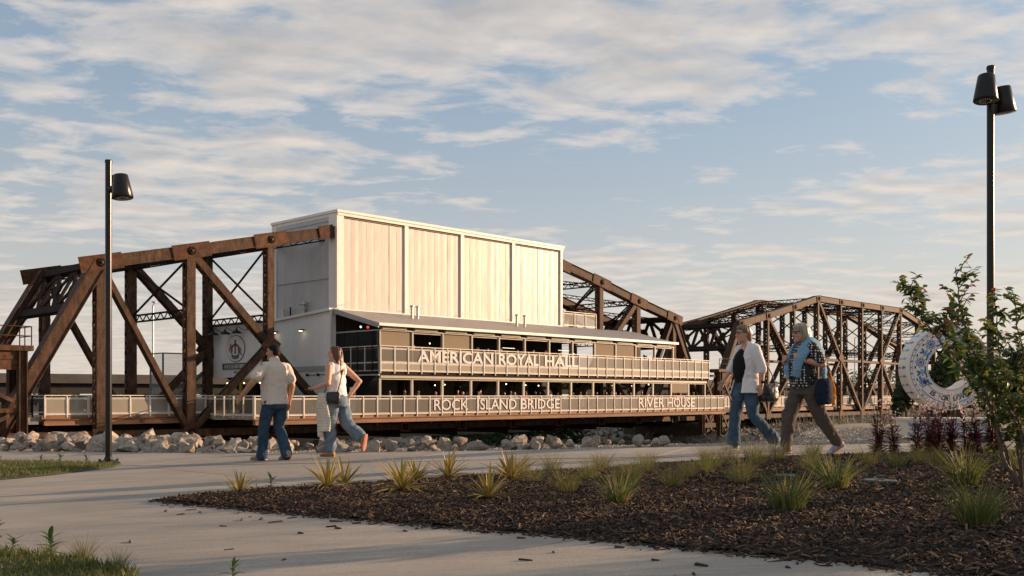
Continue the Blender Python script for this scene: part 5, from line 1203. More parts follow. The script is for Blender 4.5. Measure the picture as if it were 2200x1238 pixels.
# ------------------------------------------------------------------ plants in the bed
def leaf_strip(L_, W2, droop, fold=0.25, n=6, tw=0.0):
    """strap leaf growing along +x, arching; tone = 0 at the midrib, 1 at the margin"""
    m = MB(); tone = []
    for i in range(n+1):
        t = i/n; w_ = W2*(0.75+0.6*t if t < .35 else 0.96*(1-((t-.35)/.65)**2.2))+0.0008; x = L_*t*(1-0.12*droop*t); z = L_*(-droop*t*t*.5)
        for s_, tn in ((-1,1),(-.55,.15),(.55,.15),(1,1)):
            m.v.append((x, s_*w_/2, z+abs(s_)*w_*fold)); tone.append(tn)
    for i in range(n):
        for k in range(3): m.f.append((i*4+k, (i+1)*4+k, (i+1)*4+k+1, i*4+k+1))
    me = m.mesh('leaf', True); me.attributes.new('tone','FLOAT','POINT').data.foreach_set('value', np.array(tone, np.float32)); return me
YUC = mat('variegated_yucca', (0.36,0.25,0.055), 0.5, col2=[(0.30,0.23,0.06),(0.055,0.085,0.03)], attr='tone', trans=0.25)
YL = [leaf_strip(0.36,0.030,d,n=5) for d in (0.0,0.25,0.7)]
ylab = ['yucca at the pointed left end of the bed, small and greenish','wide low yellow yucca, second from the left end of the bed','yucca rising behind the wide low yellow one','large upright yellow yucca beside the front edge of the mulch','small half-hidden yucca behind the large upright one','bright yellow yucca at the back edge of the bed, middle of the row','yucca nearest the front concrete edge, thin leaves','rightmost yellow yucca near the fine grasses']
for i, (x, y, s_) in enumerate([(-2.66,9.72,.80),(-1.74,9.40,.95),(-1.66,9.85,.85),(-0.97,8.80,1.08),(-0.96,9.95,.75),(-0.65,10.15,1.0),(-0.19,7.90,.85),(-0.01,9.60,1.0)]):
    r0 = empty('yucca', (x, y, bed(x, y)-0.01), random.uniform(0,6)); tag(r0, ylab[i], 'yucca', 'yuccas along the mulch bed')
    for k in range(42):
        el = R(84-80*((k+.5)/42)**0.58+random.uniform(-6,6)); o = link('leaf', YL[0 if el > R(58) else (1 if el > R(32) else 2)], YUC, r0)
        o.rotation_euler = (random.uniform(-.3,.3), -el, k*2.39996+random.uniform(-.2,.2)); q = s_*random.uniform(.75,1.12); o.scale = (q,q*1.05,q); o.location = (0,0,0.01)
# grass clumps
def clump(n, h, w_, spread, r, seed):
    az = rng.uniform(0,2*PI,n); rr = r*np.sqrt(rng.uniform(0,1,n)); P = np.stack([np.cos(az)*rr, np.sin(az)*rr, np.zeros(n)],1)
    return blades_mesh('grass_clump', P, h*rng.uniform(.5,1.1,n), w_*rng.uniform(.7,1.2,n), (az+rng.normal(0,.5,n), spread*(rr/r)*rng.uniform(.4,1.3,n)+.05), bend=0.7)
GBIG = mat('clump_grass', (0.050,0.085,0.016), 0.55, col2=[(0.09,0.13,0.026),(0.14,0.16,0.04),(0.26,0.20,0.10)], attr='tone', trans=0.45)
GFIN = mat('fine_grass', (0.085,0.125,0.03), 0.6, col2=[(0.15,0.165,0.045),(0.24,0.16,0.08)], attr='tone', trans=0.40)
big = [clump(210, .38, .0065, .95, .085, k) for k in range(3)]; fine = [clump(200, .30, .0028, .85, .075, k) for k in range(4)]
blab = ['broad-bladed grass clump at the left among the fine grasses','large grass clump near the front edge in the middle of the right bed','dark broad-bladed grass clump left of the green lid','grass clump right of the green lid, in front of the red-leaved plants','grass clump nearest the camera at the lower right']
for i, (x, y, s_) in enumerate([(0.77,7.25,.80),(1.78,6.42,.96),(2.50,7.70,.95),(3.45,7.60,1.0),(2.56,5.50,.90)]):
    o = link('grass_clump', big[i % 3], GBIG); o.location = (x, y, bed(x,y)-.01); o.scale = (s_,s_,s_); o.rotation_euler = (0,0,i*1.3); tag(o, blab[i], 'grass clump', 'broad-bladed grass clumps')
for i, (x, y) in enumerate([(0.44,8.15),(0.43,10.7),(0.83,10.0),(0.95,10.5),(1.34,9.95),(1.1,9.15),(1.34,8.35),(1.63,9.2),(1.88,9.6),(1.93,8.42),(2.3,10.6),(2.6,10.5),(2.94,11.0),(3.08,10.3),(3.52,9.8),(3.68,9.55),(4.06,9.95),(4.13,9.7),(3.48,11.5),(2.2,11.3),(1.5,11.0),(4.4,8.6),(2.75,11.4),(0.1,10.3),(0.72,9.3),(1.0,8.6),(2.15,9.3),(2.05,10.2),(2.8,9.4),(0.2,9.1)]):
    o = link('grass_clump', fine[i % 4], GFIN); s_ = random.uniform(.75,1.1); o.location = (x, y, bed(x,y)-.008); o.scale = (s_,s_,s_*random.uniform(.85,1.1)); o.rotation_euler = (0,0,random.uniform(0,6))
    tag(o, 'fine pale tuft of feathery grass %s' % ('along the back edge left of the walking women' if y > 9.9 and x < 2 else 'at the back of the bed below the walking women' if y > 9.9 and x < 3.6 else 'before the red-leaved plants at the back right' if x > 3.4 else 'in the middle of the bed between the broad-bladed clumps' if x > 1.2 else 'near the rightmost yellow yucca'), 'grass clump', 'fine feathery grass tufts')
# penstemons with dark red leaves and pale pink flowers
PLEAF = mat('dark_red_leaf', (0.075,0.014,0.012), 0.4, col2=[(0.035,0.010,0.009),(0.13,0.028,0.018)], attr='tone', trans=0.25); PSTEM = mat('dark_red_stem', (0.10,0.022,0.018), 0.5); PFLO = mat('pink_flower', (0.58,0.47,0.46), 0.6, var=0.12, vs=30, trans=0.3)
def penstemon(seed):
    r_ = random.Random(seed); st = MB(); lv = MB(); fl = MB(); tone = []
    for k in range(7):
        az = r_.uniform(0,6.28); d = Vector((math.cos(az), math.sin(az), 0)); h = r_.uniform(.34,.68); b0 = d*r_.uniform(0,.05); pts = [b0+d*(.13*h*t*t)+V(0,0,h*t) for t in (0,.25,.5,.75,1)]; st.tube(pts, [.006,.005,.0045,.004,.003], 5)
        for q in range(34):
            t = r_.random()**1.3*.78; p = b0+d*(.13*h*t*t)+V(0,0,h*t); a = r_.uniform(0,6.28); e = Vector((math.cos(a), math.sin(a), r_.uniform(.25,1.1))).normalized(); L_ = r_.uniform(.08,.15)*(1.15-t*.5); sd = e.cross(V(0,0,1)).normalized()*r_.uniform(.010,.016); tip = p+e*L_+V(0,0,-L_*.25); mid_ = p+e*L_*.5; o = len(lv.v)
            lv.v += [tuple(p), tuple(mid_-sd), tuple(tip), tuple(mid_+sd), tuple(mid_+V(0,0,-.006))]; lv.f += [(o,o+1,o+4),(o+1,o+2,o+4),(o+2,o+3,o+4),(o+3,o,o+4)]; tone += [r_.random()]*5
        if h > .5:
            for q in range(9):
                t = r_.uniform(.80,1.04); p = b0+d*(.13*h*t*t)+V(0,0,h*t); a = r_.uniform(0,6.28); e = Vector((math.cos(a), math.sin(a), r_.uniform(-.3,.5))).normalized(); c = p+e*r_.uniform(.015,.045); x_ = e.orthogonal().normalized(); y_ = e.cross(x_); o = len(fl.v); w_ = r_.uniform(.008,.013)
                fl.v.append(tuple(c)); 
                for u2 in range(5): fl.v.append(tuple(c+e*.02+(x_*math.cos(u2*1.2566)+y_*math.sin(u2*1.2566))*w_))
                for u2 in range(5): fl.f.append((o, o+1+u2, o+1+(u2+1) % 5))
    lm = lv.mesh('leaves'); lm.attributes.new('tone','FLOAT','POINT').data.foreach_set('value', np.array(tone, np.float32)); return st.mesh('stems'), lm, fl.mesh('flowers')
PN = [penstemon(s) for s in (3, 8, 21)]
for i, (x, y) in enumerate([(4.40,12.0),(4.56,11.85),(4.64,11.44),(4.90,11.6),(5.05,11.40),(5.30,11.55),(5.02,11.95),(5.20,11.10),(5.44,11.2),(5.62,11.6),(4.78,11.2),(5.75,11.0)]):
    s_ = random.uniform(.85,1.15); o = empty('penstemon', (x, y, bed(x,y)-.01), random.uniform(0,6)); o.scale = (s_,s_,s_); P3 = PN[i % 3]
    link('stems', P3[0], PSTEM, o); link('leaves', P3[1], PLEAF, o); tag(link('flowers', P3[2], PFLO, o), kind='stuff')
    tag(o, 'dark red leaved plant with pale pink flower spikes before the patterned bench', 'flowering plant', 'red-leaved flowering plants by the bench')
# broad-leaved weeds
WEED = mat('weed_leaf', (0.07,0.12,0.028), 0.5, var=0.3, vs=12, trans=0.35)
WL = leaf_strip(0.12, 0.030, 0.5, .18, 5)
wl2 = WL.copy(); wl2.materials.clear(); 
for i, (x, y, s_, lab) in enumerate([(-2.68,5.78,1.0,'tall broad-leaved weed at the edge of the lower left lawn'),(-2.98,5.95,.7,'smaller weed left of the tall one in the lower left lawn'),(-3.42,6.60,.9,'weed at the far left edge above the lower left lawn'),(-1.38,4.93,.7,'weed at the bottom edge on the concrete corner'),(-7.62,16.1,1.0,'leftmost weed along the top of the upper left lawn'),(-7.15,15.75,1.25,'second weed along the top of the upper left lawn'),(-6.50,15.2,1.0,'weed beside the base of the left lamp post'),(-8.7,16.9,.9,'weed at the left border of the upper left lawn'),(-2.33,9.62,1.0,'young leafy weed between two yuccas in the mulch'),(0.30,7.6,.5,'tiny weed in the mulch behind the front edge'),(2.93,6.0,.6,'tiny pale weed in the mulch at lower right')]):
    z_ = bed(x,y) if y < 12 and x > -2.6 else g(x)+.03; o = empty('weed', (x, y, z_), random.uniform(0,6)); o.scale = (s_,s_,s_); tag(o, lab, 'weed')
    MB().tube([(0,0,0),(.005,0,.06),(0,.004,.13)], [.004,.0035,.002], 5).build('stem', WEED, o)
    for k in range(11): q = link('leaf', wl2, WEED, o); q.location = (0,0,.03+.009*k); q.rotation_euler = (0,-R(4+5*k+random.uniform(-9,9)),k*2.4); s2 = random.uniform(.6,1.0); q.scale = (s2,s2*1.1,s2)
for i, (x, y) in enumerate([(-2.42,5.62),(-2.1,5.3),(-2.75,5.9)]):
    o = link('grass_tuft', fine[i % 4], GBIG); s_ = (.62,.5,.45)[i]; o.scale = (s_,s_,s_); o.location = (x,y,g(x)+.02); tag(o, ('tall grass tuft right of the tall weed in the lower left lawn','low grass tuft at the right end of the lower left lawn','short grass tuft beneath the tall weed')[i], 'grass tuft')
LIDM = mat('green_lid', (0.05,0.085,0.065), 0.5, var=0.15, vs=20)
for x, y, lab, r_ in ((2.99,8.08,'round green plastic valve lid lying in the mulch',.128),(2.40,8.75,'half-buried green lid left of the larger one in the mulch',.09)):
    o = empty('valve_lid', (x, y, bed(x,y)+.004)); tag(o, lab, 'lid'); MB().lathe([(0,-.04),(r_,-.04),(r_,.022),(r_-.008,.028),(r_-.02,.024),(0,.024)], 28).build('cover', LIDM, o); MB().box(-.03,.03,-.006,.006,.024,.030).build('grip', LIDM, o)

# ------------------------------------------------------------------ shrub at the right
SL = [mat('shrub_leaf_green', (0.10,0.155,0.040), 0.45, var=0.3, vs=9, trans=0.50, objrand=.25), mat('shrub_leaf_yellow', (0.17,0.185,0.045), 0.45, var=0.3, vs=9, trans=0.5, objrand=.25), mat('shrub_leaf_red', (0.22,0.065,0.030), 0.45, var=0.3, vs=9, trans=0.45, objrand=.25)]
BARKB = mat('shrub_bark', (0.115,0.085,0.065), 0.8, var=0.4, vs=25)
def oval_leaf(L_, W2, droop):
    m = MB(); prof = [(0,.02),(.12,.45),(.35,.95),(.6,.9),(.82,.5),(1,.02)]
    for t, w_ in prof:
        for s_ in (-1,0,1): m.v.append((L_*t, s_*w_*W2/2, -droop*L_*t*t+abs(s_)*w_*W2*.16))
    for i in range(5):
        for k in range(2): m.f.append((i*3+k,(i+1)*3+k,(i+1)*3+k+1,i*3+k+1))
    return m.mesh('leaf', True)
OLV = []
for c_ in range(3):
    row = []
    for d in (.05,.25,.45): q = oval_leaf(.070,.037,d); q.materials.append(SL[c_]); row.append(q)
    OLV.append(row)
def shrub(loc, label, stems, maxleaf, seed, twigs=11, leafs=9):
    r_ = random.Random(seed); root = empty('shrub', loc); tag(root, label, 'shrub'); cand = []
    for pts, r0 in stems:
        P = [Vector(p) for p in pts]; fine_ = []
        for i in range(len(P)-1):
            for k in range(6): fine_.append(P[i].lerp(P[i+1], k/6)+Vector((r_.gauss(0,.006),r_.gauss(0,.006),0)))
        fine_.append(P[-1]); n = len(fine_); MB().tube(fine_, [r0*(1-.82*i/(n-1)) for i in range(n)], 7).build('stem', BARKB, root, True)
        tw = MB()
        for k in range(twigs):
            t = .20+.80*(k+.5)/twigs; p = fine_[min(n-1,int(t*(n-1)))]; a = r_.uniform(0,6.28); d = Vector((math.cos(a)*.8, math.sin(a)*.8, r_.uniform(.15,1.0))).normalized(); L_ = r_.uniform(.10,.28)*(1.1-.5*t); q = p+d*L_+V(0,0,.02); mid_ = p.lerp(q,.5)+V(0,0,.015); tw.tube([p,mid_,q], [.0045,.003,.0015], 5)
            for j in range(leafs):
                u2 = .15+.85*j/(leafs-1); c = p.lerp(q,u2); aa = r_.uniform(0,6.28); cand.append((c, aa, r_.uniform(-.7,.6), (u2 > .8 and c.z > loc_z(root)+1.15)))
        tw.build('twigs', BARKB, root)
    r_.shuffle(cand); rest = [MB(), MB(), MB()]
    for i, (c, aa, pit, tip) in enumerate(cand):
        ci = (2 if tip and r_.random() < .55 else (1 if r_.random() < .33 else 0)); s_ = r_.uniform(.65,1.15)*(.8 if ci == 2 else 1); e = (r_.uniform(-.8,.8), pit, aa)
        me = OLV[ci][r_.randrange(3)]
        if i < maxleaf: o = link('leaf', me, None, root); o.location = c; o.rotation_euler = e; o.scale = (s_,s_,s_)
        else:
            from mathutils import Euler
            Mx = Matrix.Translation(c) @ Euler(e).to_matrix().to_4x4() @ Matrix.Scale(s_,4); rest[ci].add([Mx @ v_.co for v_ in me.vertices], [tuple(p.vertices) for p in me.polygons])
    for ci in range(3):
        if rest[ci].v: tag(rest[ci].build('foliage', SL[ci], root, True), kind='stuff')
    return root
def loc_z(o): return 0.0
bz = bed(3.75,7.3)
# points relative to the base of the shrub
stems = [([(0,0,0),(-.14,.0,.22),(-.21,.05,.62),(-.34,.05,1.0),(-.46,.0,1.38),(-.52,-.05,1.70)], .018),
         ([(.05,.05,0),(-.06,-.05,.45),(-.28,-.1,.86),(-.60,-.12,1.16),(-.86,-.15,1.36)], .014),
         ([(.03,.08,0),(.02,.15,.55),(-.08,.2,1.05),(-.10,.22,1.50)], .014),
         ([(.06,.0,0),(.12,.10,.5),(.10,.2,1.0),(.02,.2,1.55)], .013),
         ([(.0,.1,0),(-.10,.25,.6),(-.38,.35,1.05),(-.66,.35,1.45),(-.72,.3,1.60)], .013),
         ([(.08,.0,0),(.28,-.05,.5),(.40,.0,1.1),(.45,.05,1.6)], .014),
         ([(.0,.0,0),(-.08,-.12,.5),(-.36,-.2,.85),(-.55,-.2,1.02)], .010)]
shrub((3.75,7.3,bz-.02), 'multi-stemmed young shrub with reddish leaf tips at the right edge', [([(a,b_,c*.96) for a,b_,c in p_], r0) for p_, r0 in stems], 300, 4, 30, 11)
gen = [([(0,0,0),(.15*math.cos(a),.15*math.sin(a),.6),(.42*math.cos(a),.42*math.sin(a),1.2),(.55*math.cos(a),.55*math.sin(a),1.75)], .015) for a in np.arange(0,6.28,1.05)]
for i, (x, y) in enumerate(((5.9,6.5),(5.35,5.4),(7.6,10.4),(6.8,7.0),(8.9,7.8))): shrub((x,y,bed(x,y)-.02), ('leafy shrub beyond the right edge beside the tall reddish one','low leafy shrub beyond the lower right corner','leafy shrub beyond the right edge behind the others','leafy shrub farthest right in the bed','leafy shrub between the bed front and the right side')[i], gen[::2], 0, 40+i, 5, 7)
# ------------------------------------------------------------------ street lamps
def street_lamp(x, y, h, label, heads, z0=None):
    root = empty('street_lamp', (x, y, g(x)+.006 if z0 is None else z0)); tag(root, label, 'lamp post')
    MB().tube([(0,0,0),(0,0,h)], .050, 28).build('pole', BLACKM, root)
    MB().lathe([(0,0),(.056,0),(.056,.03),(.05,.045),(0,.05)], 20, (0,0,h)).build('cap', BLACKM, root)
    bs_ = MB().lathe([(0,0),(.19,0),(.19,.035),(.15,.06),(.075,.085),(.058,.13),(0,.13)], 8).build('base_cover', BLACKM, root)
    for k in range(4): a = k*PI/2+.6; MB().lathe([(0,0),(.022,0),(.022,.06),(0,.065)], 6, (.13*math.cos(a),.13*math.sin(a),.035)).build('anchor_bolt', BLACKM, bs_)
    for az, dz in heads:
        d = Vector((math.cos(az), math.sin(az), 0)); c = d*.27+V(0,0,h-.36+dz); ax_h = (V(0,0,1)-d*.13).normalized()
        hd = MB().lathe([(.155,0),(.162,.01),(.112,.355),(.104,.368),(0,.372)], 32, c-ax_h*.2, ax_h).build('lamp_shade', BLACKM, root)
        hd.data.shade_smooth(); 
        MB().lathe([(0,.0),(.147,.0),(.147,.012),(0,.012)], 28, c-ax_h*.198, ax_h).build('lens', mat('lamp_lens', (0.22,0.19,0.16), 0.3, var=0.3, vs=25), hd)
        led = MB()
        for q in range(18): t = q*2*PI/18; s1 = ax_h.orthogonal().normalized(); s2 = ax_h.cross(s1); led.ico(c-ax_h*.200+(s1*math.cos(t)+s2*math.sin(t))*.075, .009, 1)
        led.build('led_ring', mat('led', (0.6,0.55,0.48), 0.3), hd)
        MB().tube([V(0,0,h-.40+dz), d*.17+V(0,0,h-.40+dz)], .055, 12).build('arm', BLACKM, root)
    return root
street_lamp(-6.33, 15.62, 4.74, 'black lamp post with two cone shades beside the left lawn', [(R(-24), -.02), (R(88), .05)])
street_lamp(6.73, 14.0, 5.25, 'taller black lamp post with two cone shades behind the shrub at right', [(R(-128), .04), (R(28), -.02)], z0=.34)

# ------------------------------------------------------------------ ring sculpture and patterned bench
BLUE = (0.035,0.12,0.34)
def delft(name, scale, polar=None):
    m_ = mat(name, (0.66,0.62,0.56), 0.35); t = m_.node_tree; b_ = t.nodes['Principled BSDF']; co = t.nodes.new('ShaderNodeTexCoord')
    def mth(op, a, b2=None):
        n = t.nodes.new('ShaderNodeMath'); n.operation = op
        for i, q in enumerate((a, b2)):
            if q is None: continue
            if isinstance(q, (int,float)): n.inputs[i].default_value = q
            else: t.links.new(q, n.inputs[i])
        return n.outputs[0]
    mp = t.nodes.new('ShaderNodeMapping'); mp.inputs['Rotation'].default_value = (R(90),0,0); t.links.new(co.outputs['Object'], mp.inputs[0])
    vo = t.nodes.new('ShaderNodeTexVoronoi'); vo.voronoi_dimensions = '2D'; vo.inputs['Scale'].default_value = scale; vo.inputs['Randomness'].default_value = .55; t.links.new(mp.outputs[0], vo.inputs['Vector'])
    sc_ = t.nodes.new('ShaderNodeVectorMath'); sc_.operation = 'SCALE'; sc_.inputs['Scale'].default_value = 1.0; t.links.new(mp.outputs[0], sc_.inputs[0])
    df = t.nodes.new('ShaderNodeVectorMath'); df.operation = 'SUBTRACT'; t.links.new(sc_.outputs[0], df.inputs[0]); t.links.new(vo.outputs['Position'], df.inputs[1])
    sp = t.nodes.new('ShaderNodeSeparateXYZ'); t.links.new(df.outputs[0], sp.inputs[0])
    ang = mth('ARCTAN2', sp.outputs[1], sp.outputs[0]); rad = vo.outputs['Distance']
    pet = mth('MULTIPLY', mth('ADD', mth('MULTIPLY', mth('ABSOLUTE', mth('COSINE', mth('MULTIPLY', ang, 3.5))), .16), .26), 1.0)
    q = mth('DIVIDE', rad, pet)                                  # 1 at the petal edge
    rp = t.nodes.new('ShaderNodeValToRGB'); rp.color_ramp.interpolation = 'CONSTANT'; e = rp.color_ramp.elements
    stops = [(0,1),(.16,0),(.26,1),(.34,0),(.52,.55),(.80,0),(.90,1),(1.0,0)]
    sq = mth('MULTIPLY', q, .9)
    while len(e) < len(stops): e.new(.5)
    for i, (p, c) in enumerate(stops): e[i].position = min(1, p*.9); e[i].color = (c,c,c,1)
    t.links.new(sq, rp.inputs[0])
    wv = t.nodes.new('ShaderNodeTexNoise'); wv.inputs['Scale'].default_value = scale*1.15; wv.inputs['Detail'].default_value = 1.0; wv.inputs['Distortion'].default_value = 1.2; t.links.new(mp.outputs[0], wv.inputs['Vector'])
    sw = mth('LESS_THAN', mth('ABSOLUTE', mth('SUBTRACT', mth('FRACT', mth('MULTIPLY', wv.outputs['Fac'], 4.0)), .5)), .17)
    sw2 = mth('MULTIPLY', sw, mth('GREATER_THAN', q, 1.12))
    mx_2 = mth('MAXIMUM', rp.outputs[0], mth('MULTIPLY', sw2, .8))
    mi = t.nodes.new('ShaderNodeMixRGB'); mi.inputs[1].default_value = (0.66,0.62,0.56,1); mi.inputs[2].default_value = (*BLUE,1); t.links.new(mx_2, mi.inputs[0]); t.links.new(mi.outputs[0], b_.inputs['Base Color']); return m_
DELFT = delft('blue_and_white_ring', 3.9); DELFT2 = delft('blue_and_white_bench', 4.2)
INK = mat('blue_ink', BLUE, 0.4); INKL = mat('light_blue_ink', (0.16,0.30,0.50), 0.4, var=0.2, vs=8); INKD = mat('navy_ink', (0.012,0.03,0.09), 0.4); GLAZE = mat('white_glaze', (0.66,0.62,0.56), 0.35)
ring = empty('ring_sculpture', (7.82, 18.0, 1.50)); tag(ring, 'large blue and white painted letter O ring standing behind the bench', 'sculpture')
RO, RI, TH = .766, .385, .46; prof = [(RI,.02),(RI+.02,0),(RO-.05,0),(RO-.015,.015),(RO,.05),(RO,TH-.05),(RO-.015,TH-.015),(RO-.05,TH),(RI+.02,TH),(RI,TH-.02)]
m = MB(); n = 96
for k in range(n):
    a = 2*PI*k/n
    for r_, d in prof: m.v.append((r_*math.cos(a), d-TH/2, r_*math.sin(a)))
pn_ = len(prof)
for k in range(n):
    for i in range(pn_): m.f.append((k*pn_+i, k*pn_+(i+1) % pn_, ((k+1) % n)*pn_+(i+1) % pn_, ((k+1) % n)*pn_+i))
m.build('ring_body', GLAZE, ring)
YF = -TH/2
def arc_band(r0, r1, a0, a1, M, name, lift=.004, n=64, parent=ring):
    m = MB(); 
    for k in range(n+1):
        a = a0+(a1-a0)*k/n
        for r_, y_ in ((r0,YF-lift),(r1,YF-lift),(r1,YF+.002),(r0,YF+.002)): m.v.append((r_*math.cos(a), y_, r_*math.sin(a)))
    for k in range(n):
        for i in range(4): m.f.append((k*4+i, (k+1)*4+i, (k+1)*4+(i+1) % 4, k*4+(i+1) % 4))
    m.f.append((3,2,1,0)); m.f.append(tuple(n*4+i for i in range(4))); return m.build(name, M, parent)
arc_band(.665,.672,0,2*PI,INKL,'ring_line'); arc_band(.712,.720,0,2*PI,INK,'ring_line'); arc_band(.40,.408,0,2*PI,INKL,'ring_line')
rb = arc_band(.50,.635,R(-142),R(-38),GLAZE,'ribbon',.006); arc_band(.628,.640,R(-142),R(-38),INK,'ribbon_edge',.008,parent=rb); arc_band(.495,.507,R(-142),R(-38),INK,'ribbon_edge',.008,parent=rb)
for s_ in (-1,1):
    for k in range(3): arc_band(.45+.05*k,.485+.05*k,R(-90+s_*(50+6*k)),R(-90+s_*(62+6*k)),INK,'ribbon_tail',.007,10,rb)
def arcp(a, b2, d): r_ = .622-b2; th = R(-90)+a/.57; return (r_*math.cos(th), YF-.0065-d, r_*math.sin(th))
for wd, a0, a1 in (('IS',-.385,-.285),('FOR',-.215,-.02),('LOVE',.055,.33)): lettering(wd, a0, a1, .022, .085, INKD, ring, arcp, th=.004, bold=.035)
for k in range(40):
    a = 2*PI*k/40; MB().lathe([(0,0),(.016,0),(.016,.004),(0,.004)], 8, (.692*math.cos(a), YF-.0005, .692*math.sin(a)), (0,-1,0)).build('rim_dot', INK if k % 2 else INKL, ring)
# painted motifs on the front of the ring
def blob(pts, M, name, lift=.005, parent=ring): return MB().prism(pts, lambda a, b2: (a, YF-lift, b2), lambda a, b2: (a, YF+.002, b2)).build(name, M, parent)
def rot(pts, a, cx_, cz_, s_=1.0): return [(cx_+s_*(p*math.cos(a)-q*math.sin(a)), cz_+s_*(p*math.sin(a)+q*math.cos(a))) for p, q in pts]
def oval(l0, l1, w_, n=10): return [((l0+l1)/2+(l1-l0)/2*math.cos(t*2*PI/n), w_*math.sin(t*2*PI/n)) for t in range(n)]
for k in range(13):
    a = R(-30+240*k/12); r_ = .535; cx_, cz_ = r_*math.cos(a), r_*math.sin(a)
    if k % 2 == 0:
        fl_ = blob(rot([(.030*math.cos(t*.6283),.030*math.sin(t*.6283)) for t in range(10)], 0, cx_, cz_), INK, 'rosette', .007)
        for p in range(8):
            blob(rot(oval(.038,.098,.024), p*PI/4+a, cx_, cz_), INK, 'petal', .005, fl_); blob(rot(oval(.054,.086,.011), p*PI/4+a, cx_, cz_), GLAZE, 'petal_heart', .007, fl_)
    else:
        fl_ = blob(rot(oval(-.09,.05,.016), a, cx_, cz_), INKL, 'sprig', .005)
        for s_ in (-1,1):
            for q in range(3): blob(rot(oval(.0,.085-.012*q,.019), a+s_*(.55+.75*q), cx_-.03*q*math.cos(a)*1.2, cz_-.03*q*math.sin(a)*1.2), INK if q != 1 else INKL, 'sprig_leaf', .006+.001*q, fl_)
    for s_ in (-.5,.5):
        b_ = a+s_*R(20); 
        for rr_ in (.445,.625): blob(rot(oval(-.028,.028,.012), b_+PI/2, rr_*math.cos(b_), rr_*math.sin(b_)), INK if s_ > 0 else INKL, 'leaf_mark', .005)
for k in range(30):     # strokes on the outer rim
    a = 2*PI*k/30; ca, sa = math.cos(a), math.sin(a); tx_, tz_ = -sa, ca; m = MB()
    for y0_, y1_, w_ in ((-.15,.02,.035),(.06,.17,.022)):
        P4 = [(y0_,-w_*.3),((y0_+y1_)/2,-w_),(y1_,-w_*.2),(y1_,w_*.3),((y0_+y1_)/2,w_*.6),(y0_,w_*.2)]
        m.prism(P4, lambda p, q: ((RO+.004)*ca+tx_*q, p, (RO+.004)*sa+tz_*q), lambda p, q: ((RO-.003)*ca+tx_*q, p, (RO-.003)*sa+tz_*q))
    m.build('rim_stroke', INKL if k % 3 else INK, ring)
for x in (-.28,.28): MB().box(x-.05,x+.05,-.06,.06,-1.25,-.66).build('support_post', BLACKM, ring)
bn = empty('bench', (6.93, 15.95, .36), R(-3)); tag(bn, 'low blue and white patterned bench behind the red-leaved plants', 'bench')
sb_ = MB().box(-.68,.68,-.30,.30,.0,.245).build('seat_block', GLAZE, bn)
for row in range(3):
    for k in range(11):
        cx_ = -.62+k*.124+(.062 if row % 2 else 0); cz_ = .215-row*.075
        if cx_ > .64: continue
        for q, (r0_, r1_) in enumerate(((.046,.058),(.022,.036))):
            pts = [(cx_+r1_*math.cos(t*PI/8+PI), cz_+r1_*1.1*math.sin(t*PI/8+PI)) for t in range(9)]+[(cx_+r0_*math.cos(t*PI/8+PI), cz_+r0_*1.1*math.sin(t*PI/8+PI)) for t in range(8,-1,-1)]
            MB().prism(pts, lambda a, b2: (a, -.304, b2), lambda a, b2: (a, -.298, b2)).build('scallop', INK if q == 0 else INKL, sb_)
MB().box(-.71,.71,-.33,.33,.247,.285).build('seat_top', GLAZE, bn)

# ------------------------------------------------------------------ trees and bushes
TLEAF = mat('tree_leaf', (0.040,0.070,0.018), 0.6, col2=[(0.03,0.052,0.014),(0.085,0.11,0.030)], attr='tone', trans=0.30)
def tree(name, x, y, z0, h, r, label, n=1800, size=.30, cat='tree', trunk=True, M=TLEAF, group=None):
    root = empty(name, (x,y,z0)); tag(root, label, cat, group)
    if trunk:
        MB().tube([(0,0,-.3),(.05,0,h*.3),(-.1,.05,h*.6),(0,0,h*.85)], [h*.028,h*.022,h*.014,.03], 8).build('trunk', BARKB, root, True); lb = MB()
        for k in range(7): a = k*.9; zz_ = h*(.3+.07*k); lb.tube([(0,0,zz_),(r*.4*math.cos(a),r*.4*math.sin(a),zz_+h*.12),(r*.75*math.cos(a),r*.75*math.sin(a),zz_+h*.2)], [h*.011,h*.007,.02], 6)
        lb.build('limbs', BARKB, root)
    leaf_cloud('crown', (0,0,h*.62 if trunk else h*.5), (r,r,h*.42 if trunk else h*.5), n, size, M, root); return root
for i, (x, y, h, r) in enumerate([(17.9,40,4.6,1.0),(20.6,41,3.9,1.3),(16.6,42,2.5,.45),(24.0,38,4.0,1.8),(18.6,42,3.8,1.3)]): tree('tree', x, y, -.6, h, r, ('dark leafy tree behind the left side of the ring sculpture','tallest leafy tree behind the right lamp post','small tree left of the ring sculpture behind the bridge end','leafy tree at the far right behind the shrub','low leafy tree seen through the hole of the ring')[i], 2600, .17, group='trees behind the ring sculpture')
for i, (x, y, h, r) in enumerate([(11,8.4,2.8,.8),(15,13.6,3.4,.9),(20.5,11.0,3.8,1.0)]): tree('tree', x, y, g(x), h, r, 'young leafy tree in the bed beyond the right edge of the view', 420, .075, group='young trees beyond the right edge')
def bp(lx, ly): return (BX+CS*lx-SN*ly, BY+SN*lx+CS*ly)
for i, (lx, ly, z_, h, r) in enumerate([(34,18,-4.6,2.6,3.2),(38,20,-4.6,3.2,3.4),(42,17,-5,3.2,3.2),(44,22,-5,3.8,3.8),(46,12,-5,3.0,3.0),(49,18,-5,3.6,3.4),(51,9,-5,3.0,2.8),(53,14,-4.4,3.8,3.2),(40,12,-5.2,2.8,2.8),(56,20,-4,3.6,3.4),(30,24,-4.4,2.2,2.6)]):
    x, y = bp(lx, ly); tree('bush', x, y, z_+1.3, h, r, 'dark green bush on the far river bank under the bridge deck', 1300, .24, 'bush', False, LEAFD, 'bushes under the bridge')
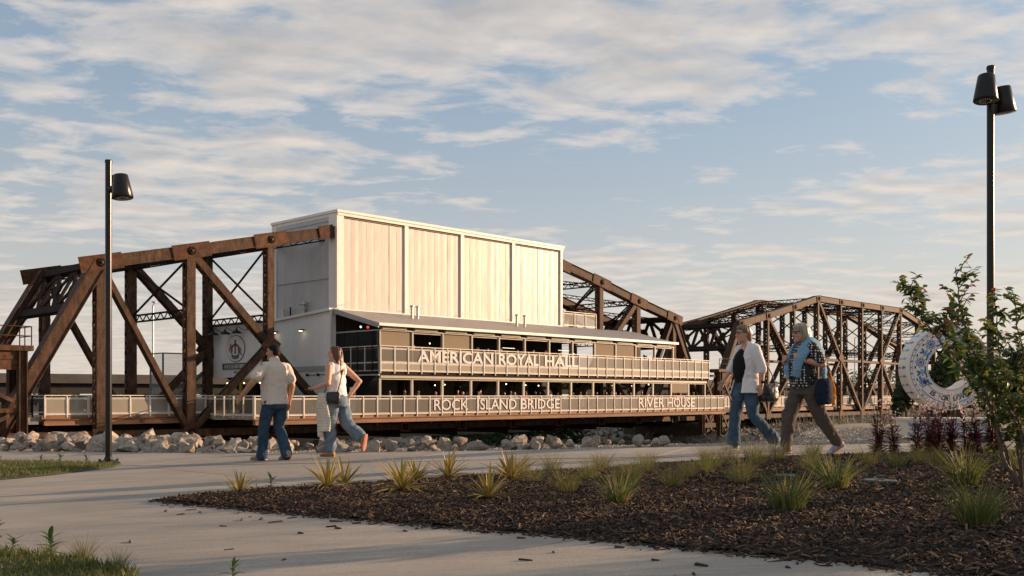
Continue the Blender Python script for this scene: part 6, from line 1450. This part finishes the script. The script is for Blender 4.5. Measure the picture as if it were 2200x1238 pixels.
for i, (x, y, h) in enumerate([(-5.05,19.6,.7),(-2.05,18.6,.6),(-1.35,18.4,.45)]): tree('bush', x, y, -.75, h, .5, ('small green bush on the bank behind the man','small green bush on the bank behind the feet of the auburn-haired woman','low green bush on the bank right of the auburn-haired woman')[i], 700, .035, 'bush', False, TLEAF)
for i, (x, y, h, r) in enumerate([(-78,170,4.4,6),(-64,176,4.4,6),(-52,182,4.5,7),(-41,186,4.4,6),(-70,190,4.6,7),(120,330,13,12),(140,335,12,12),(160,320,14,13),(185,330,12,12),(205,325,13,12),(100,340,12,11)]): tree('tree', x, y, -2, h, r, 'distant green tree below the highway on the %s' % ('left' if x < 0 else 'right horizon'), 1200, .55, group='distant trees')

# broken stone, bushes and dry reeds on the far bank
P = []
while len(P) < 9000:
    lx = random.uniform(30, 130); ly = random.uniform(-25, 60); x, y = bp(lx, ly); z_ = terrain(x, y)
    if z_ > -8.4 and y > 60: P.append((x, y, z_+.05))
n = len(P); o = link('bank_stones', chips_mesh('bank_stones', P, rng.uniform(.25,.8,n), rng.uniform(.2,.6,n), rng.uniform(.15,.5,n), .5), mat('bank_stone', (0.20,0.18,0.155), 0.95, col2=[(0.30,0.27,0.23),(0.12,0.105,0.09)], attr='tone'))
tag(o, 'grey broken stone covering the far river bank under the bridges', 'stones', kind='stuff')
P = []
while len(P) < 1500:
    lx = random.uniform(66, 112); ly = random.uniform(-14, -3); x, y = bp(lx, ly); P.append((x, y, terrain(x,y)))
n = len(P); o = link('dry_reeds', blades_mesh('dry_reeds', P, rng.uniform(.8,2.2,n), rng.uniform(.03,.06,n), .35), mat('dry_reed', (0.26,0.22,0.15), 0.8, col2=[(0.34,0.29,0.20),(0.16,0.13,0.09)], attr='tone'))
tag(o, 'dry bare reeds standing on the bank below the second span', 'reeds', kind='stuff')
# ------------------------------------------------------------------ highway overpass in the distance
ov = empty('overpass', (-54,110,0), math.atan2(96,134)); tag(ov, 'long grey concrete highway overpass far behind the bridges', 'overpass')
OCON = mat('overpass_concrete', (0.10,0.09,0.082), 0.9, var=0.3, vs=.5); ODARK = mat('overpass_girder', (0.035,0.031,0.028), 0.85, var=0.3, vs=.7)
for k in range(-4, 16):
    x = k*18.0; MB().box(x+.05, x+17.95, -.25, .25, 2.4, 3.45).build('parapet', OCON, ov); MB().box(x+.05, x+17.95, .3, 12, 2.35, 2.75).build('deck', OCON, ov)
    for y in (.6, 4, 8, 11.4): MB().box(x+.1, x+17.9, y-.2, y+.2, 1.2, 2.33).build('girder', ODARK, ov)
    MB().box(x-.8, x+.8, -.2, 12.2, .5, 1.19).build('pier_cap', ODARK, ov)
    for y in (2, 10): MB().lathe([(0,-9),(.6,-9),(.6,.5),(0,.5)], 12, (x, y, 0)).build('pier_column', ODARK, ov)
    if k % 2: MB().tube([(x+2,0,3.45),(x+2,0,3.75)], .05, 6).tube([(x+7,0,3.45),(x+7,0,3.75)], .05, 6).tube([(x+2,0,3.75),(x+12,0,3.75)], .05, 6).build('pipe_rail', DARKSTEEL, ov)
for i, (t_, h) in enumerate([(14.0,8.2),(36.0,8.2),(150,9)]):
    d = Vector((134,96,0)).normalized(); p = Vector((-54,110,3.45))+d*t_; o = empty('highway_light', p); tag(o, ('slim highway light pole left of the middle truss post','slim highway light pole behind the entrance of the hall','slim highway light pole behind the second bridge span')[i], 'light pole')
    MB().tube([(0,0,0),(0,0,h)], .11, 8).build('pole', GALV, o); MB().tube([(0,0,h),(.6,-1.2,h+.25),(1.0,-2.0,h+.25)], .06, 6).build('arm', GALV, o); MB().box(.8,1.2,-2.6,-1.9,h+.15,h+.3).build('luminaire', GALV, o)
